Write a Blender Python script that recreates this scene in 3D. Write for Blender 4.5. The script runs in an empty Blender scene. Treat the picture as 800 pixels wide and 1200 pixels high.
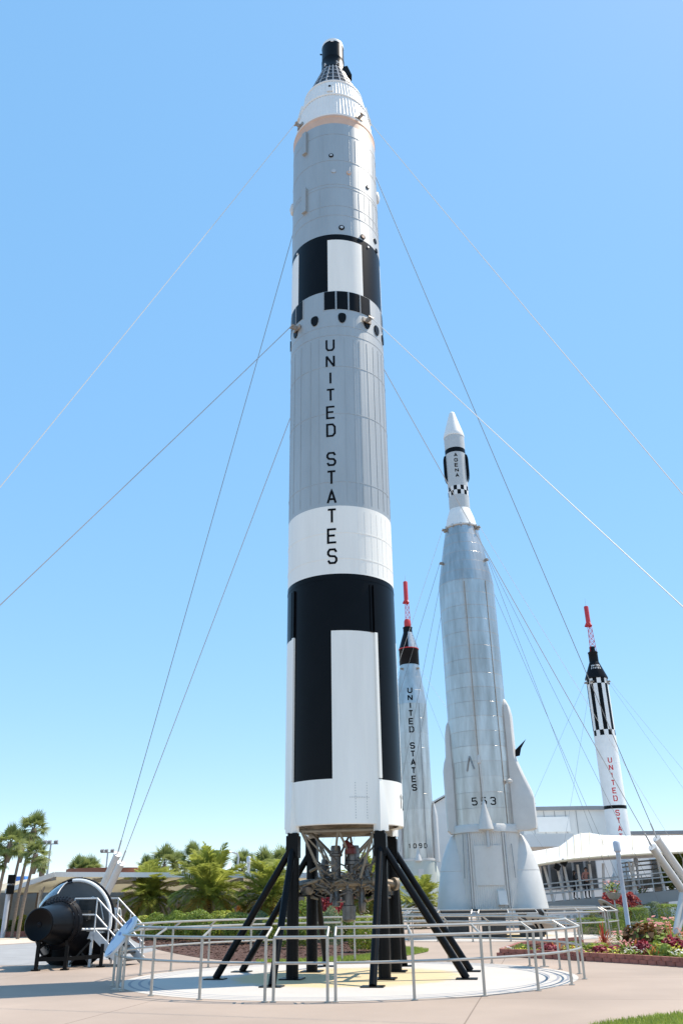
import bpy, math, random
from math import sin, cos, tan, pi, radians, degrees, atan2, hypot, sqrt, asin
from mathutils import Vector, Matrix
random.seed(7)
S = bpy.context.scene
COL = S.collection
# ------------------------------------------------------------------ camera
FPX = 975.0; CAMH = 1.65; XV, YV = 367.0, -1490.0      # focal length in photo pixels, eye height, vertical vanishing point
_up = Vector((XV-400, -(YV-600), -FPX)).normalized()
_f = Vector((0, 0, -1)); _fw = (_f-_up*_f.dot(_up)).normalized(); _rt = _fw.cross(_up)
ROT = Matrix((_rt, _fw, _up))                          # camera -> world
cam = bpy.data.cameras.new('camera'); cob = bpy.data.objects.new('camera', cam); COL.objects.link(cob)
cam.sensor_fit = 'VERTICAL'; cam.sensor_height = 36; cam.sensor_width = 24; cam.lens = FPX/1200*36
cam.clip_start = 0.1; cam.clip_end = 5000
cob.matrix_world = Matrix.Translation((0, 0, CAMH)) @ ROT.to_4x4()
S.camera = cob
S.render.resolution_x = 682; S.render.resolution_y = 1024
# ------------------------------------------------------------------ light
SUN_AZ = radians(20.5)        # direction towards the sun, from +X towards +Y
SUN_EL = radians(61)
w = bpy.data.worlds.new('World'); S.world = w; w.use_nodes = True
nt = w.node_tree; sky = nt.nodes.new('ShaderNodeTexSky'); sky.sky_type = 'NISHITA'; sky.sun_disc = False
sky.sun_elevation = SUN_EL; sky.sun_rotation = pi/2-SUN_AZ
sky.air_density = 1.0; sky.dust_density = 1.2; sky.ozone_density = 3.0; sky.altitude = 3000
# one even tone curve over the whole sky (camera-like flattening of its brightness range)
gm = nt.nodes.new('ShaderNodeGamma'); gm.inputs[1].default_value = 0.27; hs = nt.nodes.new('ShaderNodeHueSaturation'); hs.inputs['Saturation'].default_value = 2.5; hs.inputs['Value'].default_value = 3.3; hs.inputs['Hue'].default_value = 0.4965
nt.links.new(sky.outputs[0], gm.inputs[0]); nt.links.new(gm.outputs[0], hs.inputs['Color']); nt.links.new(hs.outputs[0], nt.nodes['Background'].inputs[0])
nt.nodes['Background'].inputs[1].default_value = 0.15
sl = bpy.data.lights.new('sun', 'SUN'); so = bpy.data.objects.new('sun', sl); COL.objects.link(so)
sl.energy = 4.2; sl.angle = radians(0.53); sl.color = (1.0, 0.90, 0.77)
_sd = Vector((cos(SUN_EL)*cos(SUN_AZ), cos(SUN_EL)*sin(SUN_AZ), sin(SUN_EL)))
so.rotation_euler = _sd.to_track_quat('Z', 'Y').to_euler(); so.location = _sd*80
vs = S.view_settings; vs.view_transform = 'Standard'; vs.look = 'None'; vs.gamma = 1; vs.exposure = 0.6
try: vs.use_curve_mapping = False
except Exception: pass

# ------------------------------------------------------------------ pixel -> place
def ray(x, y): return (ROT @ Vector((x-400, -(y-600), -FPX))).normalized()
def gnd(x, y, z=0.0):
    d = ray(x, y); t = (z-CAMH)/d.z; return Vector((d.x*t, d.y*t, z))
def atY(x, y, Y):
    d = ray(x, y); t = Y/d.y; return Vector((d.x*t, Y, d.z*t+CAMH))

# ------------------------------------------------------------------ materials
MATS = {}
def mat(name, col, rough=0.6, metal=0.0, var=0.12, scale=3.0, bump=0.0, bscale=40.0, col2=None, spec=0.5, coat=0.0, rnd=0.0, transl=0.0, stretch=None, alpha=1.0):
    m = bpy.data.materials.new(name); m.use_nodes = True; t = m.node_tree; N = t.nodes; L = t.links
    b = N['Principled BSDF']; b.inputs['Roughness'].default_value = rough; b.inputs['Metallic'].default_value = metal
    b.inputs['Specular IOR Level'].default_value = spec; b.inputs['Coat Weight'].default_value = coat
    tc = N.new('ShaderNodeTexCoord'); mp = N.new('ShaderNodeMapping'); L.new(tc.outputs['Object'], mp.inputs[0])
    if stretch: mp.inputs['Scale'].default_value = stretch
    nz = N.new('ShaderNodeTexNoise'); nz.inputs['Scale'].default_value = scale; nz.inputs['Detail'].default_value = 6; nz.inputs['Roughness'].default_value = 0.62
    L.new(mp.outputs[0], nz.inputs['Vector'])
    rp = N.new('ShaderNodeValToRGB'); rp.color_ramp.elements[0].position = 0.3; rp.color_ramp.elements[1].position = 0.7
    c1 = [c*(1-var) for c in col]; c2 = [min(1, c*(1+var)) for c in (col2 or col)]
    rp.color_ramp.elements[0].color = (*c1, 1); rp.color_ramp.elements[1].color = (*c2, 1)
    L.new(nz.outputs['Fac'], rp.inputs[0]); out = rp.outputs[0]
    if rnd:
        oi = N.new('ShaderNodeObjectInfo'); hs = N.new('ShaderNodeHueSaturation'); mr = N.new('ShaderNodeMapRange')
        mr.inputs['To Min'].default_value = 1-rnd; mr.inputs['To Max'].default_value = 1+rnd
        L.new(oi.outputs['Random'], mr.inputs[0]); L.new(mr.outputs[0], hs.inputs['Value']); L.new(out, hs.inputs['Color']); out = hs.outputs[0]
    L.new(out, b.inputs['Base Color'])
    if bump:
        bn = N.new('ShaderNodeTexNoise'); bn.inputs['Scale'].default_value = bscale; bn.inputs['Detail'].default_value = 5; L.new(mp.outputs[0], bn.inputs['Vector'])
        bp = N.new('ShaderNodeBump'); bp.inputs['Strength'].default_value = bump; bp.inputs['Distance'].default_value = 0.02
        L.new(bn.outputs['Fac'], bp.inputs['Height']); L.new(bp.outputs[0], b.inputs['Normal'])
    if transl:
        tr = N.new('ShaderNodeBsdfTranslucent'); L.new(out, tr.inputs[0]); mx = N.new('ShaderNodeMixShader'); mx.inputs[0].default_value = transl
        L.new(b.outputs[0], mx.inputs[1]); L.new(tr.outputs[0], mx.inputs[2]); L.new(mx.outputs[0], N['Material Output'].inputs['Surface'])
    MATS[name] = m; return m
def nodes(m): return m.node_tree.nodes, m.node_tree.links, m.node_tree.nodes['Principled BSDF']

mat('white_paint', (0.86, 0.845, 0.79), 0.38, 0, 0.05, 1.6, 0.06, 5, spec=0.5, stretch=(1.5, 1.5, 0.16))
mat('adapter_white', (0.78, 0.79, 0.78), 0.5, 0, 0.05, 1.5)
mat('black_paint', (0.004, 0.004, 0.005), 0.3, 0, 0.25, 1.5, 0.04, 5, spec=0.12)
mat('grey_paint', (0.43, 0.44, 0.435), 0.47, 0.5, 0.08, 1.2, 0.06, 4, stretch=(1, 1, 0.25))
mat('grey_plain', (0.42, 0.44, 0.45), 0.45, 0.1, 0.06, 2)
mat('tan_band', (0.62, 0.42, 0.31), 0.55, 0, 0.08, 2)
mat('letter_black', (0.004, 0.004, 0.005), 0.5, 0, 0.2, 8, spec=0.1)
mat('letter_red', (0.55, 0.03, 0.035), 0.45, 0, 0.1, 8)
mat('letter_white', (0.75, 0.75, 0.73), 0.5)
mat('capsule_black', (0.007, 0.007, 0.009), 0.36, 0, 0.3, 4, 0.1, 20, spec=0.14)
mat('rib_grey', (0.36, 0.37, 0.38), 0.45, 0.3, 0.1, 6)
mat('shingle', (0.45, 0.46, 0.46), 0.3, 0.75, 0.3, 7, 0.1, 20)
mat('steel', (0.44, 0.405, 0.37), 0.30, 0.85, 0.10, 1.3, 0.08, 3, rnd=0.06, stretch=(1.6, 1.6, 0.25), col2=(0.60, 0.575, 0.55))
mat('steel_dark', (0.30, 0.31, 0.32), 0.4, 0.7, 0.15, 5)
mat('pod_white', (0.62, 0.605, 0.575), 0.42, 0.05, 0.05, 2)
mat('skirt_green', (0.50, 0.54, 0.50), 0.5, 0.1, 0.06, 2)
mat('agena_grey', (0.50, 0.53, 0.54), 0.45, 0, 0.05, 2)
mat('rust_pipe', (0.36, 0.31, 0.26), 0.5, 0.3, 0.2, 6)
mat('red_paint', (0.55, 0.035, 0.04), 0.4, 0, 0.12, 4)
mat('stand_black', (0.004, 0.004, 0.0045), 0.35, 0, 0.3, 3, 0.1, 30, spec=0.15)
mat('rail_metal', (0.45, 0.43, 0.39), 0.38, 0.6, 0.1, 6)
mat('rail_white', (0.68, 0.69, 0.69), 0.4, 0.1, 0.06, 6)
mat('galv', (0.50, 0.52, 0.53), 0.45, 0.3, 0.12, 8)
mat('dark_metal', (0.05, 0.05, 0.05), 0.5, 0.5, 0.3, 8)
mat('engine_metal', (0.17, 0.16, 0.15), 0.42, 0.7, 0.25, 9, 0.2, 30)
mat('engine_tan', (0.24, 0.19, 0.135), 0.55, 0.2, 0.25, 6, 0.15, 20)
mat('frame_beige', (0.28, 0.26, 0.22), 0.5, 0.3, 0.2, 8)
mat('engine_red', (0.17, 0.03, 0.025), 0.5, 0, 0.2, 6)
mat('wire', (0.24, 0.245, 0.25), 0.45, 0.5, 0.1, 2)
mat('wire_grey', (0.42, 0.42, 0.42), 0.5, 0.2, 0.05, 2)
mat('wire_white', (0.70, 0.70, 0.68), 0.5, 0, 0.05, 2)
mat('mast_white', (0.62, 0.60, 0.57), 0.45, 0.05, 0.06, 3)
mat('lamp_post', (0.55, 0.58, 0.64), 0.45, 0.1, 0.06, 3)
mat('kerb_concrete', (0.55, 0.50, 0.44), 0.85, 0, 0.12, 3, 0.2, 60)
mat('asphalt', (0.30, 0.30, 0.30), 0.9, 0, 0.12, 0.8, 0.25, 120)
mat('sidewalk', (0.56, 0.48, 0.39), 0.88, 0, 0.1, 0.6, 0.15, 90)
mat('mulch', (0.05, 0.022, 0.015), 0.95, 0, 0.6, 14, 0.9, 30, col2=(0.095, 0.045, 0.03))
mat('soil', (0.07, 0.05, 0.035), 0.95, 0, 0.5, 10, 0.8, 25)
mat('brick', (0.33, 0.13, 0.10), 0.85, 0, 0.18, 9, 0.3, 60, rnd=0.14)
mat('lawn', (0.20, 0.24, 0.05), 0.9, 0, 0.3, 2.5, 0.4, 60)
mat('grass_blade', (0.30, 0.36, 0.07), 0.7, 0, 0.25, 3, transl=0.4)
mat('brick_wall', (0.36, 0.13, 0.075), 0.85, 0, 0.12, 2)
mat('wall_white', (0.80, 0.79, 0.76), 0.75, 0, 0.05, 0.5, 0.05, 20)
mat('wall_grey', (0.66, 0.65, 0.62), 0.75, 0, 0.06, 0.5)
mat('trim_grey', (0.26, 0.27, 0.28), 0.6, 0, 0.06, 1)
mat('window_dark', (0.03, 0.035, 0.04), 0.12, 0, 0.2, 1)
mat('canvas', (0.80, 0.80, 0.79), 0.75, 0, 0.03, 0.6, transl=0.12)
mat('canvas_cream', (0.78, 0.73, 0.60), 0.75, 0, 0.04, 0.6, transl=0.5)
mat('beam_taupe', (0.24, 0.23, 0.21), 0.6, 0, 0.1, 2)
mat('ramp_grey', (0.33, 0.325, 0.31), 0.7, 0, 0.07, 1)
mat('blue_canvas', (0.06, 0.2, 0.62), 0.6)
mat('panel_back', (0.36, 0.33, 0.29), 0.6, 0, 0.1, 3)
mat('trunk', (0.20, 0.155, 0.12), 0.9, 0, 0.3, 9, 0.8, 18, stretch=(1, 1, 3))
mat('bulkhead', (0.10, 0.105, 0.11), 0.35, 0.2, 0.1, 3)
mat('skin', (0.50, 0.28, 0.20), 0.55, 0, 0.05, 6)
mat('hair', (0.02, 0.014, 0.01), 0.5)
mat('shoe', (0.03, 0.03, 0.035), 0.6)
def leafmat(n, c, c2, tr=0.3, rough=0.55): return mat(n, c, rough, 0, 0.35, 3.5, col2=c2, rnd=0.15, transl=tr, spec=0.4)
leafmat('leaf_palm', (0.23, 0.29, 0.05), (0.40, 0.42, 0.09), .5)
leafmat('leaf_palm_dry', (0.45, 0.30, 0.06), (0.55, 0.38, 0.10), .4)
leafmat('leaf_sabal', (0.15, 0.20, 0.055), (0.26, 0.30, 0.10), .48)
leafmat('leaf_hedge', (0.12, 0.185, 0.025), (0.23, 0.30, 0.05), .42)
leafmat('leaf_lime', (0.28, 0.34, 0.04), (0.42, 0.44, 0.06), .4)
leafmat('leaf_grey', (0.13, 0.20, 0.10), (0.20, 0.27, 0.13), .38)
leafmat('leaf_red', (0.33, 0.035, 0.035), (0.48, 0.07, 0.05))
leafmat('leaf_pink', (0.42, 0.04, 0.09), (0.55, 0.09, 0.12))
leafmat('leaf_maroon', (0.16, 0.015, 0.03), (0.27, 0.03, 0.045))
leafmat('leaf_bronze', (0.09, 0.045, 0.018), (0.20, 0.10, 0.035))
leafmat('leaf_orange', (0.50, 0.15, 0.06), (0.58, 0.25, 0.10))
leafmat('leaf_fresh', (0.16, 0.24, 0.03), (0.26, 0.33, 0.06))
leafmat('petal_yellow', (0.78, 0.62, 0.04), (0.85, 0.72, 0.10))
leafmat('petal_white', (0.75, 0.73, 0.66), (0.8, 0.8, 0.75))
leafmat('petal_pink', (0.65, 0.22, 0.22), (0.72, 0.33, 0.30))
for n, c in dict(shirt_coral=(0.50, 0.24, 0.20), shirt_black=(0.02, 0.02, 0.022), shirt_white=(0.7, 0.7, 0.7), shirt_blue=(0.1, 0.2, 0.45), shirt_orange=(0.6, 0.2, 0.05),
                 pants_black=(0.018, 0.018, 0.02), pants_khaki=(0.35, 0.28, 0.2), pants_blue=(0.06, 0.08, 0.15)).items(): mat(n, c, 0.8, 0, 0.1, 8)

def glass_mat():
    m = bpy.data.materials.new('plexi'); m.use_nodes = True; N, L, b = nodes(m)
    b.inputs['Base Color'].default_value = (0.72, 0.80, 0.88, 1); b.inputs['Roughness'].default_value = 0.05
    b.inputs['Transmission Weight'].default_value = 1.0; b.inputs['IOR'].default_value = 1.3; b.inputs['Coat Weight'].default_value = 0.2
    MATS['plexi'] = m
glass_mat()

def plaza_mat():
    m = mat('plaza', (0.385, 0.30, 0.238), 0.82, 0, 0.05, 0.35, 0.12, 140); N, L, b = nodes(m)
    geo = N.new('ShaderNodeNewGeometry'); sep = N.new('ShaderNodeSeparateXYZ'); L.new(geo.outputs['Position'], sep.inputs[0])
    # saw-cut joints, 6 m x 4.6 m bays, laid at an angle, plus broad stains
    mp = N.new('ShaderNodeMapping'); mp.inputs['Rotation'].default_value = (0, 0, radians(12)); mp.inputs['Location'].default_value = (1.3, 0.9, 0); L.new(geo.outputs['Position'], mp.inputs[0])
    bt = N.new('ShaderNodeTexBrick'); bt.offset = 0; bt.inputs['Scale'].default_value = 1; bt.inputs['Mortar Size'].default_value = 0.012; bt.inputs['Brick Width'].default_value = 6; bt.inputs['Row Height'].default_value = 4.6
    bt.inputs['Color1'].default_value = (1, 1, 1, 1); bt.inputs['Color2'].default_value = (0.95, 0.95, 0.955, 1); bt.inputs['Mortar'].default_value = (0.55, 0.52, 0.5, 1)
    L.new(mp.outputs[0], bt.inputs['Vector'])
    st = N.new('ShaderNodeTexNoise'); st.inputs['Scale'].default_value = 0.22; st.inputs['Detail'].default_value = 7; L.new(geo.outputs['Position'], st.inputs['Vector'])
    sr = N.new('ShaderNodeMapRange'); sr.inputs['From Min'].default_value = 0.35; sr.inputs['From Max'].default_value = 0.65; sr.inputs['To Min'].default_value = 0.84; sr.inputs['To Max'].default_value = 1.07; L.new(st.outputs['Fac'], sr.inputs[0])
    m1 = N.new('ShaderNodeMix'); m1.data_type = 'RGBA'; m1.blend_type = 'MULTIPLY'; m1.inputs[0].default_value = 1
    src = b.inputs['Base Color'].links[0].from_socket; L.new(src, m1.inputs[6]); L.new(bt.outputs['Color'], m1.inputs[7])
    m2 = N.new('ShaderNodeVectorMath'); m2.operation = 'SCALE'; L.new(m1.outputs[2], m2.inputs[0]); L.new(sr.outputs[0], m2.inputs['Scale'])
    L.new(m2.outputs[0], b.inputs['Base Color'])
plaza_mat()

def pad_mat():
    m = mat('pad', (0.50, 0.465, 0.42), 0.8, 0, 0.05, 0.8, 0.1, 90); N, L, b = nodes(m)
    tc = N.new('ShaderNodeTexCoord'); ln = N.new('ShaderNodeVectorMath'); ln.operation = 'LENGTH'; L.new(tc.outputs['Object'], ln.inputs[0])
    # worn yellow paint inside about 3 m
    n1 = N.new('ShaderNodeTexNoise'); n1.inputs['Scale'].default_value = 1.2; n1.inputs['Detail'].default_value = 8; n1.inputs['Roughness'].default_value = 0.7; L.new(tc.outputs['Object'], n1.inputs['Vector'])
    ad = N.new('ShaderNodeMath'); ad.operation = 'MULTIPLY_ADD'; ad.inputs[1].default_value = 1.6; L.new(n1.outputs['Fac'], ad.inputs[0]); L.new(ln.outputs['Value'], ad.inputs[2])
    mr = N.new('ShaderNodeMapRange'); mr.inputs['From Min'].default_value = 3.3; mr.inputs['From Max'].default_value = 3.7; mr.inputs['To Min'].default_value = 0.5; mr.inputs['To Max'].default_value = 0; L.new(ad.outputs[0], mr.inputs[0])
    mx = N.new('ShaderNodeMix'); mx.data_type = 'RGBA'; mx.inputs[7].default_value = (0.66, 0.44, 0.10, 1)
    src = b.inputs['Base Color'].links[0].from_socket; L.new(src, mx.inputs[6]); L.new(mr.outputs[0], mx.inputs[0])
    # dark grey rings painted near the rim
    prev = mx.outputs[2]
    for r0 in (4.62, 4.84, 5.06):
        s = N.new('ShaderNodeMath'); s.operation = 'SUBTRACT'; s.inputs[1].default_value = r0; L.new(ln.outputs['Value'], s.inputs[0])
        a = N.new('ShaderNodeMath'); a.operation = 'ABSOLUTE'; L.new(s.outputs[0], a.inputs[0])
        c = N.new('ShaderNodeMath'); c.operation = 'LESS_THAN'; c.inputs[1].default_value = 0.032; L.new(a.outputs[0], c.inputs[0])
        k = N.new('ShaderNodeMath'); k.operation = 'MULTIPLY'; k.inputs[1].default_value = 0.7; L.new(c.outputs[0], k.inputs[0])
        q = N.new('ShaderNodeMix'); q.data_type = 'RGBA'; q.inputs[7].default_value = (0.17, 0.19, 0.24, 1); L.new(prev, q.inputs[6]); L.new(k.outputs[0], q.inputs[0]); prev = q.outputs[2]
    L.new(prev, b.inputs['Base Color'])
pad_mat()

def seamed(name):
    """vertical stringer lines pressed into the sheet metal (fine relief only): bump by angle"""
    m = MATS[name]; N, L, b = nodes(m)
    tc = N.new('ShaderNodeTexCoord'); sp = N.new('ShaderNodeSeparateXYZ'); L.new(tc.outputs['Object'], sp.inputs[0])
    at = N.new('ShaderNodeMath'); at.operation = 'ARCTAN2'; L.new(sp.outputs[0], at.inputs[0]); L.new(sp.outputs[1], at.inputs[1])
    mu = N.new('ShaderNodeMath'); mu.operation = 'MULTIPLY'; mu.inputs[1].default_value = 17; L.new(at.outputs[0], mu.inputs[0])
    sn = N.new('ShaderNodeMath'); sn.operation = 'SINE'; L.new(mu.outputs[0], sn.inputs[0])
    ab = N.new('ShaderNodeMath'); ab.operation = 'ABSOLUTE'; L.new(sn.outputs[0], ab.inputs[0])
    pw = N.new('ShaderNodeMath'); pw.operation = 'POWER'; pw.inputs[1].default_value = 0.18; L.new(ab.outputs[0], pw.inputs[0])
    bp = N.new('ShaderNodeBump'); bp.inputs['Strength'].default_value = 0.35; bp.inputs['Distance'].default_value = 0.02; L.new(pw.outputs[0], bp.inputs['Height'])
    old = b.inputs['Normal'].links[0].from_socket if b.inputs['Normal'].links else None
    if old: L.new(old, bp.inputs['Normal'])
    L.new(bp.outputs[0], b.inputs['Normal'])
seamed('grey_paint'); seamed('steel')

# ------------------------------------------------------------------ mesh builder
class MB:
    def __init__(s): s.v = []; s.f = []; s.m = []
    def add(s, vs, fs, mi=0):
        o = len(s.v); s.v += [tuple(v) for v in vs]
        for k, f in enumerate(fs): s.f.append([i+o for i in f]); s.m.append(mi[k] if isinstance(mi, list) else mi)
        return s
    def box(s, c, d, mi=0, rot=None):
        c = Vector(c); h = [x/2 for x in d]
        P = [Vector((x*h[0], y*h[1], z*h[2])) for z in (-1, 1) for x, y in ((-1, -1), (1, -1), (1, 1), (-1, 1))]
        if rot is not None: P = [rot @ p for p in P]
        return s.add([p+c for p in P], [(3, 2, 1, 0), (4, 5, 6, 7), (0, 1, 5, 4), (1, 2, 6, 5), (2, 3, 7, 6), (3, 0, 4, 7)], mi)
    def beam(s, a, b, wd, ht, mi=0, up=(0, 0, 1)):
        a = Vector(a); b = Vector(b); d = (b-a); ln = d.length; d.normalize(); u = Vector(up)
        if abs(d.dot(u)) > 0.98: u = Vector((0, 1, 0))
        x = d.cross(u).normalized(); y = x.cross(d)
        return s.box((a+b)/2, (wd, ln, ht), mi, Matrix((x, d, y)).transposed())
    def tube(s, pts, r, n=8, mi=0, cap=True, closed=False):
        P = [Vector(p) for p in pts]; k = len(P); rs = r if isinstance(r, (list, tuple)) else [r]*k
        V = []; u = None
        for i, p in enumerate(P):
            d = (P[(i+1) % k]-P[i-1]) if closed else (P[min(i+1, k-1)]-P[max(i-1, 0)])
            d.normalize()
            if u is None:
                u = Vector((0, 0, 1)) if abs(d.z) < 0.9 else Vector((1, 0, 0))
            u = (u-d*u.dot(d)); u.normalize(); x = d.cross(u)
            V += [p+(u*cos(2*pi*j/n)+x*sin(2*pi*j/n))*rs[i] for j in range(n)]
        F = []
        for i in range(k if closed else k-1):
            q = (i+1) % k
            F += [(i*n+j, i*n+(j+1) % n, q*n+(j+1) % n, q*n+j) for j in range(n)]
        if cap and not closed: F += [tuple(range(n))[::-1], tuple((k-1)*n+j for j in range(n))]
        return s.add(V, F, mi)
    def lathe(s, prof, n=48, a0=0, a1=360, mi=0, caps=(False, False), matfn=None, origin=(0, 0, 0), angs=None):
        """profile of (r, z) upwards; angle 0 faces -Y, positive towards +X"""
        ox, oy, oz = origin; A = angs or [a0+(a1-a0)*j/n for j in range(n+1)]
        full = abs((A[-1]-A[0])-360) < 1e-6; na = len(A)-1 if full else len(A)
        V = [(ox+r*sin(radians(a)), oy-r*cos(radians(a)), oz+z) for r, z in prof for a in A[:na]]
        F = []; M = []
        for i in range(len(prof)-1):
            for j in range(len(A)-1):
                k = (j+1) % na
                F.append((i*na+j, i*na+k, (i+1)*na+k, (i+1)*na+j))
                M.append(matfn((A[j]+A[j+1])/2, (prof[i][1]+prof[i+1][1])/2) if matfn else mi)
        if full and caps[0]: F.append(tuple(range(na))[::-1]); M.append(mi)
        if full and caps[1]: F.append(tuple((len(prof)-1)*na+j for j in range(na))); M.append(mi)
        return s.add(V, F, M)
    def plate(s, a0, a1, z0, z1, r0, r1=None, th=0.02, n=6, mi=0):
        """curved raised plate on a round body; r0/r1 = radius at z0/z1"""
        r1 = r0 if r1 is None else r1; V = []
        for t in (0, th):
            for r, z in ((r0, z0), (r1, z1)):
                for j in range(n+1):
                    a = radians(a0+(a1-a0)*j/n); V.append(((r+t)*sin(a), -(r+t)*cos(a), z))
        k = n+1; F = []
        for j in range(n):
            F.append((2*k+j, 2*k+j+1, 3*k+j+1, 3*k+j)); F.append((j, 2*k+j, 2*k+j+1, j+1)[::-1]); F.append((k+j, k+j+1, 3*k+j+1, 3*k+j)[::-1])
        F += [(0, k, 3*k, 2*k)[::-1], (n, 2*k+n, 3*k+n, k+n)[::-1]]
        return s.add(V, F, mi)
    def prism(s, poly, axis_u, axis_v, n_dir, th, org=(0, 0, 0), mi=0):
        """polygon in (u, v) extruded by th along n_dir (centred)"""
        U, V_, Nn, O = Vector(axis_u), Vector(axis_v), Vector(n_dir).normalized(), Vector(org)
        k = len(poly); P = [O+U*a+V_*b-Nn*th/2 for a, b in poly]+[O+U*a+V_*b+Nn*th/2 for a, b in poly]
        F = [tuple(range(k))[::-1], tuple(range(k, 2*k))]+[(i, (i+1) % k, k+(i+1) % k, k+i) for i in range(k)]
        return s.add(P, F, mi)
    def mesh(s, name, mats, ang=35):
        me = bpy.data.meshes.new(name); me.from_pydata(s.v, [], s.f)
        for m in ([mats] if isinstance(mats, str) else mats): me.materials.append(MATS[m])
        me.polygons.foreach_set('material_index', s.m); me.polygons.foreach_set('use_smooth', [True]*len(s.f))
        if ang < 180: me.set_sharp_from_angle(angle=radians(ang))
        me.update(); return me
    def build(s, name, mats, parent=None, ang=35, **kw): return place(name, s.mesh(name, mats, ang), parent, **kw)
def place(name, me, parent=None, loc=None, rotz=0, scale=None, rot=None):
    o = bpy.data.objects.new(name, me); COL.objects.link(o)
    if parent is not None: o.parent = parent
    if loc is not None: o.location = loc
    if rot is not None: o.rotation_euler = rot
    elif rotz: o.rotation_euler = (0, 0, rotz)
    if scale is not None: o.scale = scale if hasattr(scale, '__len__') else (scale,)*3
    return o
def tag(o, label=None, cat=None, group=None, kind=None):
    if label: o['label'] = label
    if cat: o['category'] = cat
    if group: o['group'] = group
    if kind: o['kind'] = kind
    return o
def thing(name, label, cat, loc=(0, 0, 0), rotz=0, group=None):
    return tag(place(name, None, None, loc, rotz), label, cat, group)

# lettering: single-stroke block capitals, wrapped round a body
GL = {'U': [[(0, 1), (0, .2), (.22, 0), (.78, 0), (1, .2), (1, 1)]], 'N': [[(0, 0), (0, 1)], [(0, 1), (1, 0)], [(1, 0), (1, 1)]], 'I': [[(.5, 0), (.5, 1)]],
      'T': [[(0, 1), (1, 1)], [(.5, .93), (.5, 0)]], 'E': [[(1, 1), (0, 1), (0, 0), (1, 0)], [(.07, .52), (.85, .52)]], 'D': [[(0, 0.5), (0, 1), (.72, 1), (1, .78), (1, .22), (.72, 0), (0, 0), (0, .5)]],
      'S': [[(1, .8), (.8, 1), (.2, 1), (0, .84), (0, .66), (.2, .52), (.8, .48), (1, .34), (1, .16), (.8, 0), (.2, 0), (0, .2)]], 'A': [[(0, 0), (.5, 1), (1, 0)], [(.2, .3), (.8, .3)]],
      'G': [[(1, .8), (.8, 1), (.2, 1), (0, .8), (0, .2), (.2, 0), (.8, 0), (1, .2), (1, .48), (.55, .48)]], '5': [[(.95, 1), (.08, 1), (.05, .56), (.75, .6), (1, .42), (1, .18), (.8, 0), (.2, 0), (0, .16)]],
      '3': [[(0, .84), (.2, 1), (.8, 1), (1, .84), (1, .64), (.8, .52), (.4, .52)], [(.8, .5), (1, .36), (1, .16), (.8, 0), (.2, 0), (0, .16)]],
      '1': [[(.2, .82), (.5, 1), (.5, 0)]], '0': [[(.5, 1), (.2, 1), (0, .8), (0, .2), (.2, 0), (.8, 0), (1, .2), (1, .8), (.8, 1), (.5, 1)]],
      '2': [[(0, .8), (.2, 1), (.8, 1), (1, .8), (1, .6), (0, .1), (0, 0), (1, 0)]],
      '9': [[(1, .5), (.2, .5), (0, .64), (0, .86), (.2, 1), (.8, 1), (1, .86), (1, .2), (.8, 0), (.1, 0)]]}
def strokes(poly, wd):
    """mitred ribbon round a centre line -> left and right outline"""
    P = [Vector(p) for p in poly]; Q = [P[0]]
    for a, b in zip(P, P[1:]):
        n = max(1, int((b-a).length/(wd*1.2)))
        Q += [a+(b-a)*(i/n) for i in range(1, n+1)]
    P = Q; Lf, Rt = [], []
    closed = (P[0]-P[-1]).length < 1e-6
    for i, p in enumerate(P):
        d0 = (P[i]-P[i-1]) if i else ((P[-1]-P[-2]) if closed else P[1]-P[0]); d1 = (P[i+1]-P[i]) if i < len(P)-1 else ((P[1]-P[0]) if closed else P[i]-P[i-1])
        d0 = d0.normalized(); d1 = d1.normalized(); t = (d0+d1)
        t = t.normalized() if t.length > 1e-4 else d1
        n = Vector((-t.y, t.x)); k = 1/max(0.5, n.dot(Vector((-d0.y, d0.x))))
        Lf.append(p+n*wd/2*k); Rt.append(p-n*wd/2*k)
    return Lf, Rt
def letter(ch, wd, ht, stroke, a_c, z_bot, rfun, m, parent):
    """rfun(z) -> radius; a_c in degrees"""
    mb = MB(); e = 0.006
    for pl in GL[ch]:
        iw = wd-stroke; ih = ht-stroke
        Lf, Rt = strokes([(-iw/2+x*iw, stroke/2+y*ih) for x, y in pl], stroke); V = []
        for e2 in (0.0, e):
            for p in Lf+Rt:
                r = rfun(z_bot+p.y); a = radians(a_c)+p.x/r; V.append(((r+e2)*sin(a), -(r+e2)*cos(a), z_bot+p.y))
        k = len(Lf); F = []
        for i in range(k-1):
            F.append((2*k+i, 3*k+i, 3*k+i+1, 2*k+i+1)); F.append((i, 2*k+i, 2*k+i+1, i+1)); F.append((k+i, k+i+1, 3*k+i+1, 3*k+i))
        mb.add(V, F); e += 0.0015
    return mb.build('letter', m, parent, 20)
def stacked(text, z_top, pitch, wd, ht, stroke, a_c, rfun, m, parent):
    z = z_top
    for ch in text:
        if ch != ' ': letter(ch, wd, ht, stroke, a_c, z-ht, rfun, m, parent)
        z -= pitch

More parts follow.
